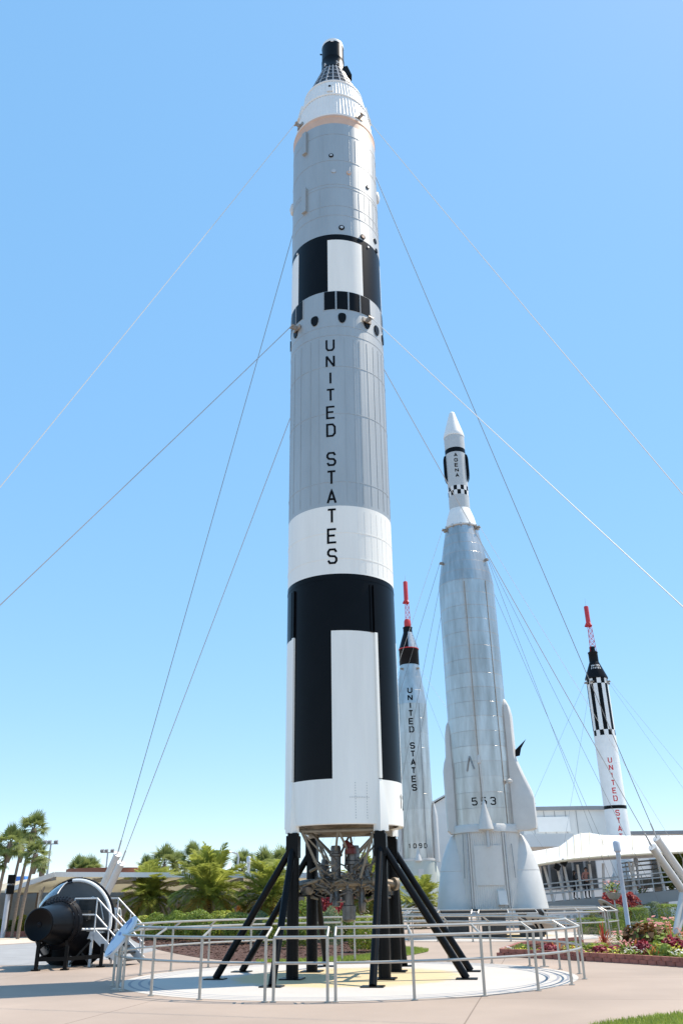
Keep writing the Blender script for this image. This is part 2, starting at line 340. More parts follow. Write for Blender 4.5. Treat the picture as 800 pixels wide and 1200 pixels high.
# ------------------------------------------------------------------ ground
def sheet(name, pts, z, m, label=None, kind='structure'):
    mb = MB(); mb.add([(p[0], p[1], 0) for p in pts], [tuple(range(len(pts)))]); o = mb.build(name, m); o.location = (0, 0, z); o['kind'] = kind
    if label: o['label'] = label
    return o
def disc(r, n=96): return [(r*cos(2*pi*i/n), r*sin(2*pi*i/n)) for i in range(n)]
TX, TY = -0.06, 22.9
mb = MB(); mb.add([(-1500, -300, 0), (1500, -300, 0), (1500, 2500, 0), (-1500, 2500, 0)], [(0, 1, 2, 3)])
tag(mb.build('ground', 'plaza'), 'pale pinkish concrete plaza', None, None, 'structure')
def poly_px(L): return [gnd(x, y) for x, y in L]
def ccw(P):
    a = sum(P[i][0]*P[(i+1) % len(P)][1]-P[(i+1) % len(P)][0]*P[i][1] for i in range(len(P))); return P if a > 0 else P[::-1]
def smooth_poly(P, it=2):
    for _ in range(it):
        Q = []
        for i in range(len(P)):
            a = Vector(P[i][:2]); b = Vector(P[(i+1) % len(P)][:2]); Q += [a*.75+b*.25, a*.25+b*.75]
        P = Q
    return P
road = [gnd(-260, 1134), gnd(60, 1131), gnd(150, 1122), gnd(205, 1108), gnd(225, 1098), gnd(120, 1098), gnd(60, 1104), gnd(-80, 1113)]
sheet('road', ccw(road), 0.004, 'asphalt')
walk = [gnd(-80, 1112), gnd(60, 1103.5), gnd(150, 1097), gnd(150, 1092), gnd(30, 1098.5), gnd(-120, 1105)]
sheet('pavement', ccw(walk), 0.008, 'sidewalk')
RCX, RCY, RR = 0.0, 22.55, 5.42
pm = MB(); pm.add([(x, y, 0) for x, y in disc(5.28)], [tuple(range(96))]); tag(pm.build('launch_pad', 'pad', loc=(RCX, RCY, 0.004)), 'white round pad with worn yellow paint', None, None, 'structure')
pm = MB(); pm.add([(x, y, 0) for x, y in disc(5.6)], [tuple(range(96))]); tag(pm.build('launch_pad', 'pad', loc=(6.97, 44.5, 0.004)), None, None, None, 'structure')
pm = MB(); pm.add([(x, y, 0) for x, y in disc(6)], [tuple(range(96))]); tag(pm.build('launch_pad', 'pad', loc=(6.62, 83, 0.004)), None, None, None, 'structure')
# central mulch bed behind the pad, lawn strip, flower bed on the right, hedge beds
BED_C = smooth_poly(ccw([gnd(x, y) for x, y in ((160, 1106), (200, 1117), (262, 1127), (345, 1126), (432, 1124), (462, 1110), (470, 1097), (400, 1093), (200, 1092), (150, 1096))]))
sheet('flower_bed_soil', BED_C, 0.012, 'mulch', 'mulch covered planting bed')
LAWN_C = smooth_poly(ccw([gnd(x, y) for x, y in ((300, 1128.2), (345, 1128), (432, 1127), (500, 1116.5), (503, 1113), (465, 1110), (440, 1120), (345, 1126), (300, 1126.6))]), 1)
sheet('lawn', LAWN_C, 0.016, 'lawn')
BED_R_F = [gnd(x, y) for x, y in ((586, 1121), (640, 1123.5), (700, 1127), (750, 1130), (800, 1133.5), (880, 1139))]
BED_R_B = [gnd(x, y) for x, y in ((880, 1106), (800, 1105), (740, 1105), (680, 1105), (640, 1108), (609, 1112))]
BED_R = ccw(BED_R_F+BED_R_B)
sheet('flower_bed_soil', BED_R, 0.02, 'soil', 'dark soil of the flower bed')
BED_H = ccw([gnd(x, y) for x, y in ((676, 1095), (740, 1094.5), (880, 1098), (920, 1080), (760, 1076), (676, 1079))])
sheet('flower_bed_soil', BED_H, 0.012, 'soil', 'soil under the clipped hedges')
BED_L = ccw([gnd(x, y) for x, y in ((-160, 1104), (40, 1097), (120, 1091), (120, 1080), (-60, 1082))])
sheet('flower_bed_soil', BED_L, 0.012, 'soil', 'soil of the far bed under the palms')
LAWN_F = [gnd(x, y) for x, y in ((690, 1203), (714, 1199), (752, 1193.5), (800, 1188.5), (900, 1182))]+[Vector((9, 10, 0)), Vector((3, 10, 0))]
LAWN_F = ccw(LAWN_F)
sheet('lawn', LAWN_F, 0.012, 'lawn')
def inside(p, P):
    c = False
    for i in range(len(P)):
        a, b = P[i], P[i-1]
        if (a[1] > p[1]) != (b[1] > p[1]) and p[0] < (b[0]-a[0])*(p[1]-a[1])/(b[1]-a[1])+a[0]: c = not c
    return c
def grass(P, n, label, hmin=0.03, hmax=0.07):
    mb = MB(); xs = [p[0] for p in P]; ys = [p[1] for p in P]; k = 0
    while k < n:
        x = random.uniform(min(xs), max(xs)); y = random.uniform(min(ys), max(ys))
        if not inside((x, y), P): continue
        k += 1; h = random.uniform(hmin, hmax); a = random.uniform(0, 6.28); b = 0.006+random.random()*0.006; dx, dy = random.uniform(-.03, .03), random.uniform(-.03, .03)
        mb.add([(x-cos(a)*b, y-sin(a)*b, .014), (x+cos(a)*b, y+sin(a)*b, .014), (x+dx, y+dy, .014+h)], [(0, 1, 2)])
    tag(mb.build('grass', 'grass_blade', None, 180), label, 'grass', None, 'stuff')
grass(LAWN_F, 26000, 'mown green grass at the corner of the plaza')
grass(LAWN_C, 9000, 'thin grass strip in front of the mulch bed', 0.04, 0.1)
def chips(P, n, label):
    mb = MB(); xs = [p[0] for p in P]; ys = [p[1] for p in P]; k = 0
    while k < n:
        x = random.uniform(min(xs), max(xs)); y = random.uniform(min(ys), max(ys))
        if not inside((x, y), P): continue
        k += 1; a = random.uniform(0, 6.28); l = random.uniform(.02, .06); wd = random.uniform(.01, .02); z = random.uniform(.02, .05); t = random.uniform(-.03, .03)
        u = Vector((cos(a), sin(a), t)); v = Vector((-sin(a), cos(a), random.uniform(-.6, .6))); c = Vector((x, y, z))
        mb.add([c-u*l-v*wd, c+u*l-v*wd, c+u*l+v*wd, c-u*l+v*wd], [(0, 1, 2, 3)])
    tag(mb.build('mulch', 'mulch', None, 180), label, 'mulch', None, 'stuff')
chips(BED_C, 12000, 'red brown bark mulch in the central planting bed')

# ------------------------------------------------------------------ main rocket (two-stage, capsule on top)
rk = thing('rocket', 'tallest rocket, grey with black and white panels and a small black capsule on top', 'rocket', (TX, TY, 0))
A5 = [i*5-180 for i in range(73)]
def seg(a):   # 45 degree quarters: True = dark
    return int(((a+55) % 90) // 45) == 0
R1 = 1.535
def part_shell(name, prof, mats, matfn=None, parent=rk, caps=(False, False), ang=25):
    mb = MB(); mb.lathe(prof, angs=A5, matfn=matfn, caps=caps); return mb.build(name, mats, parent, ang)
sk = part_shell('engine_skirt', [(1.40, 3.34), (1.515, 3.31), (R1, 3.33), (R1, 4.37)], ['white_paint'])
tank = part_shell('first_stage_tank', [(R1, 4.37), (R1, 6.3), (R1, 8.15), (R1, 9.76)], ['black_paint', 'white_paint'], lambda a, z: 0 if (z > 8.15 or seg(a)) else 1)
wb = part_shell('white_band', [(R1, 9.76), (R1, 11.82)], ['white_paint'])
gt = part_shell('upper_tank', [(R1, 11.82), (R1, 18.09)], ['grey_paint'])
isg = part_shell('interstage', [(R1, 18.09), (R1, 19.51), (R1, 21.67), (R1, 21.91)], ['grey_paint', 'black_paint', 'white_paint'], lambda a, z: 0 if z < 19.51 else (1 if (z > 21.67 or seg(a)) else 2))
s2 = part_shell('second_stage', [(R1, 21.91), (R1, 27.17)], ['grey_paint'])
def hoop(p, z, m, w_=.035, t=.006):
    b = MB(); b.lathe([(R1-.01, z-w_/2), (R1+t, z-w_/2+.001), (R1+t, z+w_/2-.001), (R1-.01, z+w_/2)], angs=A5); b.build('seam_hoop', m, p, 20)
for z, p, m_ in ((9.62, tank, 'black_paint'), (10.22, wb, 'white_paint'), (11.0, wb, 'white_paint'), (12.6, gt, 'grey_paint'), (14.9, gt, 'grey_paint'), (16.6, gt, 'grey_paint'), (17.78, gt, 'grey_paint'), (18.13, isg, 'grey_paint'), (22.78, s2, 'grey_paint'), (23.2, s2, 'grey_paint'), (24.06, s2, 'grey_paint'), (24.2, s2, 'grey_paint'), (25.34, s2, 'grey_paint'), (26.64, s2, 'grey_paint')): hoop(p, z, m_)
# narrow pressed stringers, each a raised strip on the sheet metal
for z0, z1, p, m_, A_ in ((11.95, 17.65, gt, 'grey_paint', (9, 19.5, 27.5, 38, 48, 58, 68, 79, -22, -33, -48, -62, -76)), (9.85, 11.7, wb, 'white_paint', (20, 28, 36, 44, 52, 60, 70)), (22.85, 24.0, s2, 'grey_paint', (24, 33, 42, 51, 60, 70, 80, -20)), (25.4, 26.5, s2, 'grey_paint', (20, 30, 42, 54, 66, 78, -15))):
    for a in A_:
        b = MB(); b.plate(a-.35, a+.35, z0, z1, R1, None, .004 if m_ == 'white_paint' else .007, 1); b.build('stringer', m_, p)
part_shell('tan_ring', [(R1, 27.17), (R1, 27.5), (R1+.015, 27.52), (R1+.015, 27.60), (1.50, 27.62)], ['tan_band'])
# ribbed white adapter
mb = MB(); NZ = 72
def zig(r, z): return [((r+(0.022 if (j % 4) in (0,) else 0))*sin(radians(j*360/(NZ*4))), -(r+(0.022 if (j % 4) in (0,) else 0))*cos(radians(j*360/(NZ*4))), z) for j in range(NZ*4)]
rows = [zig(1.495, 27.62), zig(1.31, 28.95)]; rows2 = [zig(1.30, 28.99), zig(1.12, 29.93)]
for rr in (rows, rows2):
    k = NZ*4; mb.add(rr[0]+rr[1], [(j, (j+1) % k, k+(j+1) % k, k+j) for j in range(k)])
mb.lathe([(1.325, 28.92), (1.35, 28.95), (1.345, 29.0), (1.31, 29.03)], 72); mb.lathe([(1.515, 27.6), (1.53, 27.64), (1.525, 27.72), (1.49, 27.74)], 72)
mb.lathe([(1.13, 29.9), (1.155, 29.93), (1.15, 29.97), (1.08, 29.99)], 72)
ad = mb.build('adapter', 'adapter_white', rk, 25)
for a in (-6,):
    b2 = MB(); b2.plate(a-5, a+5, 29.15, 29.75, 1.275, 1.165, 0.05, 4); q = b2.build('thruster_plate', 'adapter_white', ad)
    b2 = MB(); b2.tube([(1.2*sin(radians(a)), -1.2*cos(radians(a)), 29.47), (1.285*sin(radians(a)), -1.285*cos(radians(a)), 29.47)], .05, 12); b2.build('thruster', 'stand_black', ad)
for a in (-75, 80):
    b2 = MB(); b2.plate(a-6, a+6, 28.7, 29.4, 1.36, 1.23, 0.09, 4); b2.build('thruster_plate', 'adapter_white', ad)
# capsule: ribbed cone, black recovery section, white cap
cp = MB(); cp.lathe([(1.09, 29.97), (1.05, 30.05), (0.47, 31.70)], 60); cp = cp.build('capsule', 'capsule_black', rk, 25)
def rc(z): return 1.05+(0.47-1.05)*(z-30.05)/1.65
ribs = MB()
for j in range(24):
    a = 15*j; ribs.beam((rc(30.06)*sin(radians(a)), -rc(30.06)*cos(radians(a)), 30.06), (rc(31.69)*sin(radians(a)), -rc(31.69)*cos(radians(a)), 31.69), 0.045, 0.04, 0, (sin(radians(a)), -cos(radians(a)), 0.35))
for z in (30.1, 30.45, 30.82, 31.2, 31.55):
    ribs.lathe([(rc(z)+.005, z-.02), (rc(z)+.02, z-.02), (rc(z)+.012, z+.02), (rc(z)-.005, z+.02)], 60)
ribs.build('rib_frame', 'rib_grey', cp)
nb = MB(); nb.lathe([(.485, 31.69), (.49, 31.75), (.465, 31.8), (.455, 32.3), (.46, 32.32), (.46, 32.38), (.445, 32.4), (.44, 33.22)], 48, matfn=None)
nb.build('nose_section', 'black_paint', cp)
nb = MB(); nb.lathe([(.447, 33.20), (.45, 33.27), (.43, 33.36), (.34, 33.43), (.18, 33.47), (.03, 33.48)], 40, caps=(False, True)); nb.box((-.02, -.447, 33.19), (.12, .02, .12)); nb.build('nose_cap', 'adapter_white', cp)
nb = MB(); nb.box((0.56, -0.22, 31.5), (.2, .28, .55), 0, Matrix.Rotation(radians(-18), 3, 'Y')); nb.build('horizon_sensor', 'capsule_black', cp)
for a, z in ((-42, 31.93), (-38, 31.86), (20, 31.95), (20, 31.83), (-43, 31.82), (28, 31.92)):
    nb = MB(); nb.box((.465*sin(radians(a)), -.465*cos(radians(a)), z), (.05, .03, .05), 0, Matrix.Rotation(radians(a), 3, 'Z')); nb.build('thruster', 'letter_white', cp)
nb = MB(); nb.tube([(-.45, 0, 32.95), (-.52, -.02, 32.95)], .03, 6); nb.build('antenna', 'capsule_black', cp)
# lettering
stacked('UNITED', 17.62, .616, .29, .455, .062, -8, lambda z: R1, 'letter_black', rk); stacked('STATES', 13.57, .612, .29, .465, .062, -8, lambda z: R1, 'letter_black', rk)
for i, ch in enumerate('12'): letter(ch, .22, .36, .05, 72+i*11, 3.72, lambda z: R1, 'letter_black', sk)
# four groups of black blow-out panels round the interstage
for g in range(4):
    for k in range(4):
        a = -14.5+g*90+k*15.2; b2 = MB(); b2.plate(a, a+13, 18.78, 19.49, R1, None, 0.012, 4); b2.build('black_panel', 'black_paint', isg)
    b2 = MB()
    for k in range(5):
        a = -15.6+g*90+k*15.2; b2.plate(a-.3, a+.3, 18.74, 19.5, R1, None, .02, 1)
    b2.build('panel_strip', 'grey_plain', isg)['kind'] = 'stuff'
for a in (-88, -60, -27, 6.6, 39, 57, 78, 110, 140, 170, 200, 230):
    P = [(0, -.2), (.07, -.17), (.12, -.06), (.13, .06), (.1, .14), (.04, .17), (-.04, .17), (-.1, .14), (-.13, .06), (-.12, -.06), (-.07, -.17)]
    b2 = MB(); b2.prism(P, (cos(radians(a)), sin(radians(a)), 0), (0, 0, 1), (sin(radians(a)), -cos(radians(a)), 0), .06, (R1*sin(radians(a)), -R1*cos(radians(a)), 18.44)); b2.build('vent', 'stand_black', isg, 50)
# long cable covers and ports on the second stage
for z0, z1 in ((26.05, 27.1), (23.25, 24.35)):
    b2 = MB(); b2.plate(-46, -39, z0, z1, R1, None, .09, 4); b2.build('cable_cover', 'grey_paint', s2)
def port(a, z, r, m, m2=None, pr=None):
    p = pr or s2; b2 = MB(); c = Vector((sin(radians(a)), -cos(radians(a)), 0)); o = c*R1+Vector((0, 0, z)); b2.tube([o-c*.05, o+c*.025], r, 16); q = b2.build('port', m, p)
    if m2: b2 = MB(); b2.tube([o, o+c*.035], r*.55, 14); b2.build('port_plug', m2, q)
port(-4, 25.55, .085, 'stand_black', 'galv'); port(-1, 24.8, .085, 'galv'); port(19, 24.78, .085, 'tan_band', 'galv'); port(49, 24.55, .08, 'stand_black', 'galv')
port(8, 22.2, .1, 'stand_black', 'galv'); port(37, 22.05, .1, 'stand_black', 'tan_band'); port(63, 22.35, .1, 'stand_black'); port(66, 21.98, .09, 'stand_black')
port(-58, 21.72, .04, 'letter_white', None, isg); port(46, 21.75, .04, 'letter_white', None, isg)
for a, z in ((88, 25.0), (-88, 24.5)):
    b2 = MB(); c = Vector((sin(radians(a)), -cos(radians(a)), 0)); o = c*(R1-.05); b2.lathe([(.02, -.28), (.13, -.2), (.17, 0), (.13, .2), (.02, .28)], 12, origin=(o.x, o.y, z)); b2.build('side_blister', 'pod_white', s2)
# conduits and corner fairings on the first stage
for a in (-57, 36.5, 125, 215):
    b2 = MB(); b2.plate(a-1.6, a+1.6, 4.4, 8.15, R1, None, .05, 2, 1); b2.plate(a-1.6, a+1.6, 8.15, 9.5, R1, None, .05, 2, 0)
    b2.plate(a-5.4, a-4.2, 8.15, 9.5, R1, None, .03, 1, 0); b2.build('conduit', ['black_paint', 'white_paint'], tank)
    c = Vector((sin(radians(a)), -cos(radians(a)), 0)); t = Vector((cos(radians(a)), sin(radians(a)), 0)); b2 = MB()
    V = []
    for z, hw, dp in ((3.16, .17, .12), (3.4, .17, .13), (4.3, .075, .05), (4.38, .06, .03)):
        for u in (-1, 1): V += [c*(R1-.1)+t*hw*u+Vector((0, 0, z)), c*(R1+dp)+t*hw*.75*u+Vector((0, 0, z))]
    F = []
    for i in range(3):
        o = i*4; F += [(o, o+1, o+5, o+4)[::-1], (o+2, o+6, o+7, o+3)[::-1], (o+1, o+3, o+7, o+5)[::-1], (o, o+4, o+6, o+2)[::-1]]
    F += [(0, 2, 3, 1), (12, 13, 15, 14)]; b2.add(V, F); b2.build('corner_fairing', 'white_paint', sk)
# rivet rows on the skirt
b2 = MB()
for a in (11, 22):
    for i in range(14): b2.box((R1*sin(radians(a)), -R1*cos(radians(a)), 3.45+i*.063), (.018, .02, .018))
for i in range(12): b2.box((R1*sin(radians(6+i*1.6)), -R1*cos(radians(6+i*1.6)), 3.93), (.018, .02, .018))
b2.build('rivets', 'grey_plain', sk)['kind'] = 'stuff'
# engine bay: dished underside, thrust frame, ducts, manifold, pumps and plumbing
b2 = MB(); b2.lathe([(.0, 3.12), (.42, 3.14), (.7, 3.22), (1.05, 3.40), (1.38, 3.56)], 40); b2.build('tank_dome', 'engine_tan', rk)
fr = MB()
cor = [Vector((sin(radians(a)), -cos(radians(a)), 0)) for a in (-55, 35, 125, 215)]
for i, c in enumerate(cor):
    n = cor[(i+1) % 4]
    fr.tube([c*1.3+Vector((0, 0, 3.22)), n*1.3+Vector((0, 0, 3.22))], .045, 8)
    fr.tube([c*1.28+Vector((0, 0, 3.2)), c*.66+Vector((0, 0, 2.15))], .036, 8); fr.tube([c*1.28+Vector((0, 0, 3.2)), (c*.5+n*.1)+Vector((0, 0, 2.5))], .024, 8)
    fr.tube([(c+n)*.62+Vector((0, 0, 3.25)), (c*.36+n*.12)+Vector((0, 0, 2.72))], .03, 8); fr.tube([(c+n)*.62+Vector((0, 0, 3.25)), (n*.36+c*.12)+Vector((0, 0, 2.72))], .03, 8)
fr.build('thrust_frame', 'frame_beige', rk)
eng = MB(); eng.lathe([(.11, 2.9), (.13, 2.85), (.13, 2.72), (.17, 2.70), (.17, 2.66), (.13, 2.64), (.12, 2.2), (.16, 2.18), (.16, 2.12), (.11, 2.08)], 18, origin=(-.22, -.25, 0)); e1 = eng.build('propellant_duct', 'engine_metal', rk)
eng = MB(); eng.lathe([(.14, 2.9), (.16, 2.84), (.16, 2.55), (.21, 2.53), (.21, 2.46), (.16, 2.44), (.15, 2.15), (.2, 2.12), (.2, 2.05), (.14, 2.0)], 18, origin=(.22, -.2, 0)); eng.build('propellant_duct', 'engine_metal', rk)
eng = MB(); eng.lathe([(.10, 2.66), (.14, 2.62), (.15, 2.5)], 16, origin=(.15, -.36, .2)); eng.tube([(.02, -.3, 2.95), (.14, -.38, 2.86), (.15, -.38, 2.7)], .1, 10); eng.build('valve', 'engine_red', rk)
for x in (-.5, .5):
    eng = MB(); eng.lathe([(.20, 1.88), (.25, 1.9), (.27, 1.96), (.24, 2.03), (.17, 2.08), (.12, 2.3), (.09, 2.6)], 20, origin=(x, .15, 0)); eng.lathe([(.20, 1.88), (.17, 1.92), (.1, 2.04)], 20, origin=(x, .15, 0)); eng.build('thrust_chamber', 'engine_metal', rk)
eng = MB()
for z, rr, tr in ((2.02, .42, .075), (1.93, .34, .05)):
    eng.tube([(rr*cos(2*pi*i/28), -.1+rr*.8*sin(2*pi*i/28), z) for i in range(28)], tr, 8, closed=True)
eng.build('manifold', 'engine_tan', rk)
for sg in (-1, 1):                                            # side ducts and flanges reaching out between the legs
    eng = MB(); eng.tube([(sg*.35, -.3, 2.02), (sg*.7, -.28, 2.06), (sg*1.0, -.2, 2.04), (sg*1.22, -.1, 2.0)], .085, 10); eng.tube([(sg*1.2, -.12, 2.0), (sg*1.28, -.05, 2.0)], .15, 12); eng.tube([(sg*.68, -.28, 2.06), (sg*.74, -.28, 2.06)], .13, 12)
    eng.lathe([(.12, 1.78), (.17, 1.84), (.18, 1.95), (.12, 2.02)], 14, origin=(sg*.95, -.2, 0)); eng.build('side_duct', 'engine_tan' if sg > 0 else 'engine_metal', rk)
eng = MB(); eng.lathe([(.05, 1.16), (.12, 1.18), (.155, 1.22), (.155, 1.52), (.13, 1.54), (.13, 1.9)], 16, origin=(.08, -.3, 0), caps=(True, False)); eng.box((.22, -.36, 1.36), (.07, .09, .3)); eng.build('turbine_exhaust', 'engine_metal', rk)
eng = MB(); eng.lathe([(.07, 1.5), (.1, 1.52), (.1, 1.72), (.08, 1.75), (.08, 1.9)], 14, origin=(-.22, -.28, 0), caps=(True, False)); eng.build('turbopump', 'engine_metal', rk); eng = MB(); eng.lathe([(.06, 1.38), (.09, 1.42), (.1, 1.6), (.07, 1.7), (.07, 1.9)], 14, origin=(.42, -.2, 0), caps=(True, False)); eng.build('turbopump', 'engine_metal', rk)
pl = MB()
for i in range(80):
    a = random.uniform(0, 6.28); r = random.uniform(.25, .95); p = Vector((r*cos(a), -.05+r*.7*sin(a), random.uniform(1.75, 2.3))); pts = [p]
    for k in range(random.randint(3, 5)):
        p = p+Vector((random.uniform(-.28, .28), random.uniform(-.15, .15), random.uniform(-.16, .2))); p.x = max(-1.15, min(1.15, p.x)); p.z = max(1.62, min(2.75, p.z)); pts.append(p)
    pl.tube(pts, random.choice((.014, .018, .026, .036)), 6, random.choice((0, 0, 1)))
for x in (.72, .82, .9): pl.tube([(x, .35, 3.2), (x+.02, .3, 2.7), (x-.05, .25, 2.3), (x-.3, .1, 2.1)], .016, 6)
pl.build('plumbing', ['engine_metal', 'engine_tan'], rk)
b2 = MB()
for i in range(26):
    a = i*2*pi/26; b2.box((.43*cos(a), -.1+.35*sin(a), 2.0+random.uniform(-.1, .1)), (random.uniform(.05, .14), random.uniform(.05, .1), random.uniform(.05, .16)), 0, Matrix.Rotation(a, 3, 'Z'))
b2.build('valve_block', 'engine_metal', rk)

# ------------------------------------------------------------------ black support stand
st = thing('support_stand', 'black steel leg stand carrying the tallest rocket', 'stand', (TX, TY, 0))
side = [Vector((cos(radians(-10)), sin(radians(-10)), 0)), Vector((-sin(radians(-10)), cos(radians(-10)), 0))]
# leg corners lie at +-45 degrees of the stand's axes
ux = Vector((cos(radians(-10)), sin(radians(-10)), 0)); uy = Vector((sin(radians(10)), cos(radians(10)), 0))
for sx in (-1, 1):
    for sy in (-1, 1):
        c = ux*sx*1.08+uy*sy*1.08
        b2 = MB(); b2.tube([c+Vector((0, 0, .03)), c+Vector((0, 0, 2.62))], .145, 14); b2.box(c+Vector((0, 0, 2.85)), (.30, .30, .5), 0, Matrix.Rotation(radians(-10), 3, 'Z')); b2.box(c+Vector((0, 0, 3.12)), (.24, .24, .1), 0, Matrix.Rotation(radians(-10), 3, 'Z'))
        lg = b2.build('leg', 'stand_black', st)
        b2 = MB(); b2.box(c+Vector((0, 0, .016)), (.52, .52, .032), 0, Matrix.Rotation(radians(-10), 3, 'Z')); b2.build('base_plate', 'stand_black', lg)
        for f in (c+ux*sx*1.85, c+uy*sy*1.85):
            b2 = MB(); b2.tube([c+(f-c)*.04+Vector((0, 0, 2.78)), f+Vector((0, 0, .02))], .085, 12); br = b2.build('brace', 'stand_black', st)
            b2 = MB(); b2.box(f+Vector((0, 0, .014)), (.48, .36, .028), 0, Matrix.Rotation(radians(-10), 3, 'Z')); b2.build('base_plate', 'stand_black', br)
for sy in (.9,):
    b2 = MB(); a = ux*-1.08+uy*sy*1.08; b = ux*1.08+uy*sy*1.08
    b2.beam(a+Vector((0, 0, 1.86)), b+Vector((0, 0, 1.86)), .12, .03); b2.beam(a+Vector((0, 0, 1.80)), b+Vector((0, 0, 1.80)), .03, .09); b2.beam(a+Vector((0, 0, 1.74)), b+Vector((0, 0, 1.74)), .12, .03)
    b2.build('cross_beam', 'stand_black', st)
for sx in (-1, 1):
    b2 = MB(); b2.beam(ux*sx*1.08-uy*1.0+Vector((0, 0, 1.78)), ux*sx*1.08+uy*1.0+Vector((0, 0, 1.80)), .08, .10); b2.build('cross_beam', 'stand_black', st)

# ------------------------------------------------------------------ railings with sloping top
def pol(cx, cy, r, a, z): return Vector((cx+r*sin(radians(a)), cy-r*cos(radians(a)), z))
def railing(label, cx, cy, r, a0, a1, n, m='rail_metal', group=None, tr=.026):
    t = thing('railing', label, 'railing', pol(cx, cy, r, (a0+a1)/2, 0), 0, group); o = -t.location
    for i in range(n):
        a = a0+(a1-a0)*i/(n-1)
        b2 = MB(); b2.tube([o+pol(cx, cy, r, a, 0), o+pol(cx, cy, r, a, 1.04)], tr*1.1, 8); b2.tube([o+pol(cx, cy, r, a, 1.04), o+pol(cx, cy, r-.28, a, 1.19)], tr*.9, 8); b2.tube([o+pol(cx, cy, r, a, 0.003), o+pol(cx, cy, r, a, .015)], tr*2.4, 10)
        b2.build('post', m, t)
    k = max(2, int(abs(a1-a0)/3)); A = [a0+(a1-a0)*i/k for i in range(k+1)]
    for nm, rr, z, q in (('outer_rail', r, 1.04, tr), ('top_rail', r-.28, 1.19, tr), ('middle_rail', r, .62, tr*.92)):
        b2 = MB(); b2.tube([o+pol(cx, cy, rr, a, z) for a in A], q, 8); b2.build(nm, m, t)
    return t
def aof(px, py): p = gnd(px, py); return degrees(atan2(p.x-RCX, -(p.y-RCY)))
g1, g2, g3, g4 = aof(305, 1176), aof(316, 1176), aof(382, 1177), aof(392, 1177)
railing('long curved railing on the right half of the rocket pad', RCX, RCY, RR, g4, 178, 13)
railing('short straight railing section between two gaps in the pad railing', RCX, RCY, RR, g2, g3, 2)
railing('long curved railing on the left half of the rocket pad, beside the stairs', RCX, RCY, RR, g1, -178, 12)

# ------------------------------------------------------------------ guy wires and their masts
def wire(label, a, b, r=.012, m='wire', group='guy wires'):
    a = Vector(a); b = Vector(b); t = thing('guy_wire', label, 'wire', b, 0, group)
    k = 12; P = []
    L = (a-b).length
    for i in range(k+1):
        f = i/k; P.append((a-b)*f-Vector((0, 0, 4*f*(1-f)*L*.002)))
    b2 = MB(); b2.tube(P, r, 6); b2.build('cable', m, t)
    d = (a-b).normalized(); b2 = MB(); b2.tube([d*.1, d*.55], r*2.2, 8); b2.build('turnbuckle', 'galv', t)
    return t
def lug(rocket, a, z, r):
    c = Vector((sin(radians(a)), -cos(radians(a)), 0)); b2 = MB(); o = c*r+Vector((0, 0, z)); rot = Matrix.Rotation(radians(a), 3, 'Z')
    b2.box(o+c*.02, (.34, .05, .14), 0, rot); b2.box(o+c*.12, (.05, .24, .16), 0, rot); b2.tube([o+c*.22-rot@Vector((.1, 0, 0)), o+c*.22+rot@Vector((.1, 0, 0))], .035, 8); b2.build('wire_bracket', 'rust_pipe', rocket)
    return o+c*.24
def mast(label, top, top2, out, foot_len=3.6, prop=True):
    """two leaning tubes held by a V prop; out = horizontal unit vector away from the rocket"""
    out = Vector((out[0], out[1], 0)).normalized(); mid = (top+top2)/2
    t = thing('anchor_mast', label, 'mast', (mid.x, mid.y, 0), 0, 'anchor masts of the tallest rocket'); o = -t.location
    for p in (top, top2):
        f = Vector((p.x, p.y, 0))+out*p.z*.95
        b2 = MB(); d = (p-f).normalized(); b2.tube([o+f, o+p], .13, 14); tb = b2.build('leaning_tube', 'mast_white', t)
        b2 = MB(); b2.tube([o+p-d*.02, o+p+d*.05], .145, 14); b2.build('end_cap', 'mast_white', tb)
        b2 = MB(); b2.box(o+f+Vector((0, 0, .03)), (.6, .6, .06)); b2.build('base_plate', 'kerb_concrete', tb)
        m = p+(f-p)*.42; b2 = MB(); b2.tube([o+Vector((mid.x, mid.y, 0))+(Vector((p.x, p.y, 0))-Vector((mid.x, mid.y, 0)))*.25, o+m], .085, 12); b2.build('prop', 'mast_white', t)
    return t
def on_ray(px, py, r):       # point on the pixel's ray at horizontal distance r from the rocket (far side)
    d = ray(px, py); lo, hi = 23.0, 60.0
    for _ in range(50):
        m = (lo+hi)/2; p = d*m
        if hypot(p.x-TX, p.y-TY) < r: lo = m
        else: hi = m
    p = d*lo; return Vector((p.x, p.y, p.z+CAMH))
rb1 = on_ray(769.5, 983.5, 12.9); rb2 = on_ray(764.5, 994, 12.5); lb1 = on_ray(137.5, 1002, 13.2); lb2 = on_ray(141.5, 1012.5, 12.8)
def pa(a, r, z): return Vector((TX+r*sin(radians(a)), TY-r*cos(radians(a)), z))
lf1, lf2 = pa(-53.5, 12.9, 3.5), pa(-56.5, 12.3, 3.3); rf1, rf2 = pa(41.5, 13.0, 3.5), pa(38, 12.6, 3.3)
mast('white anchor mast of two leaning tubes with V props among the clipped hedges', rb1, rb2, (rb1.x-TX, rb1.y-TY))
mast('white anchor mast of two leaning tubes behind the black capsule mock-up', lb1, lb2, (lb1.x-TX, lb1.y-TY))
mast('white anchor mast on the open plaza, on the stair side', lf1, lf2, (lf1.x-TX, lf1.y-TY))
mast('white anchor mast on the open plaza, on the lawn side', rf1, rf2, (rf1.x-TX, rf1.y-TY))
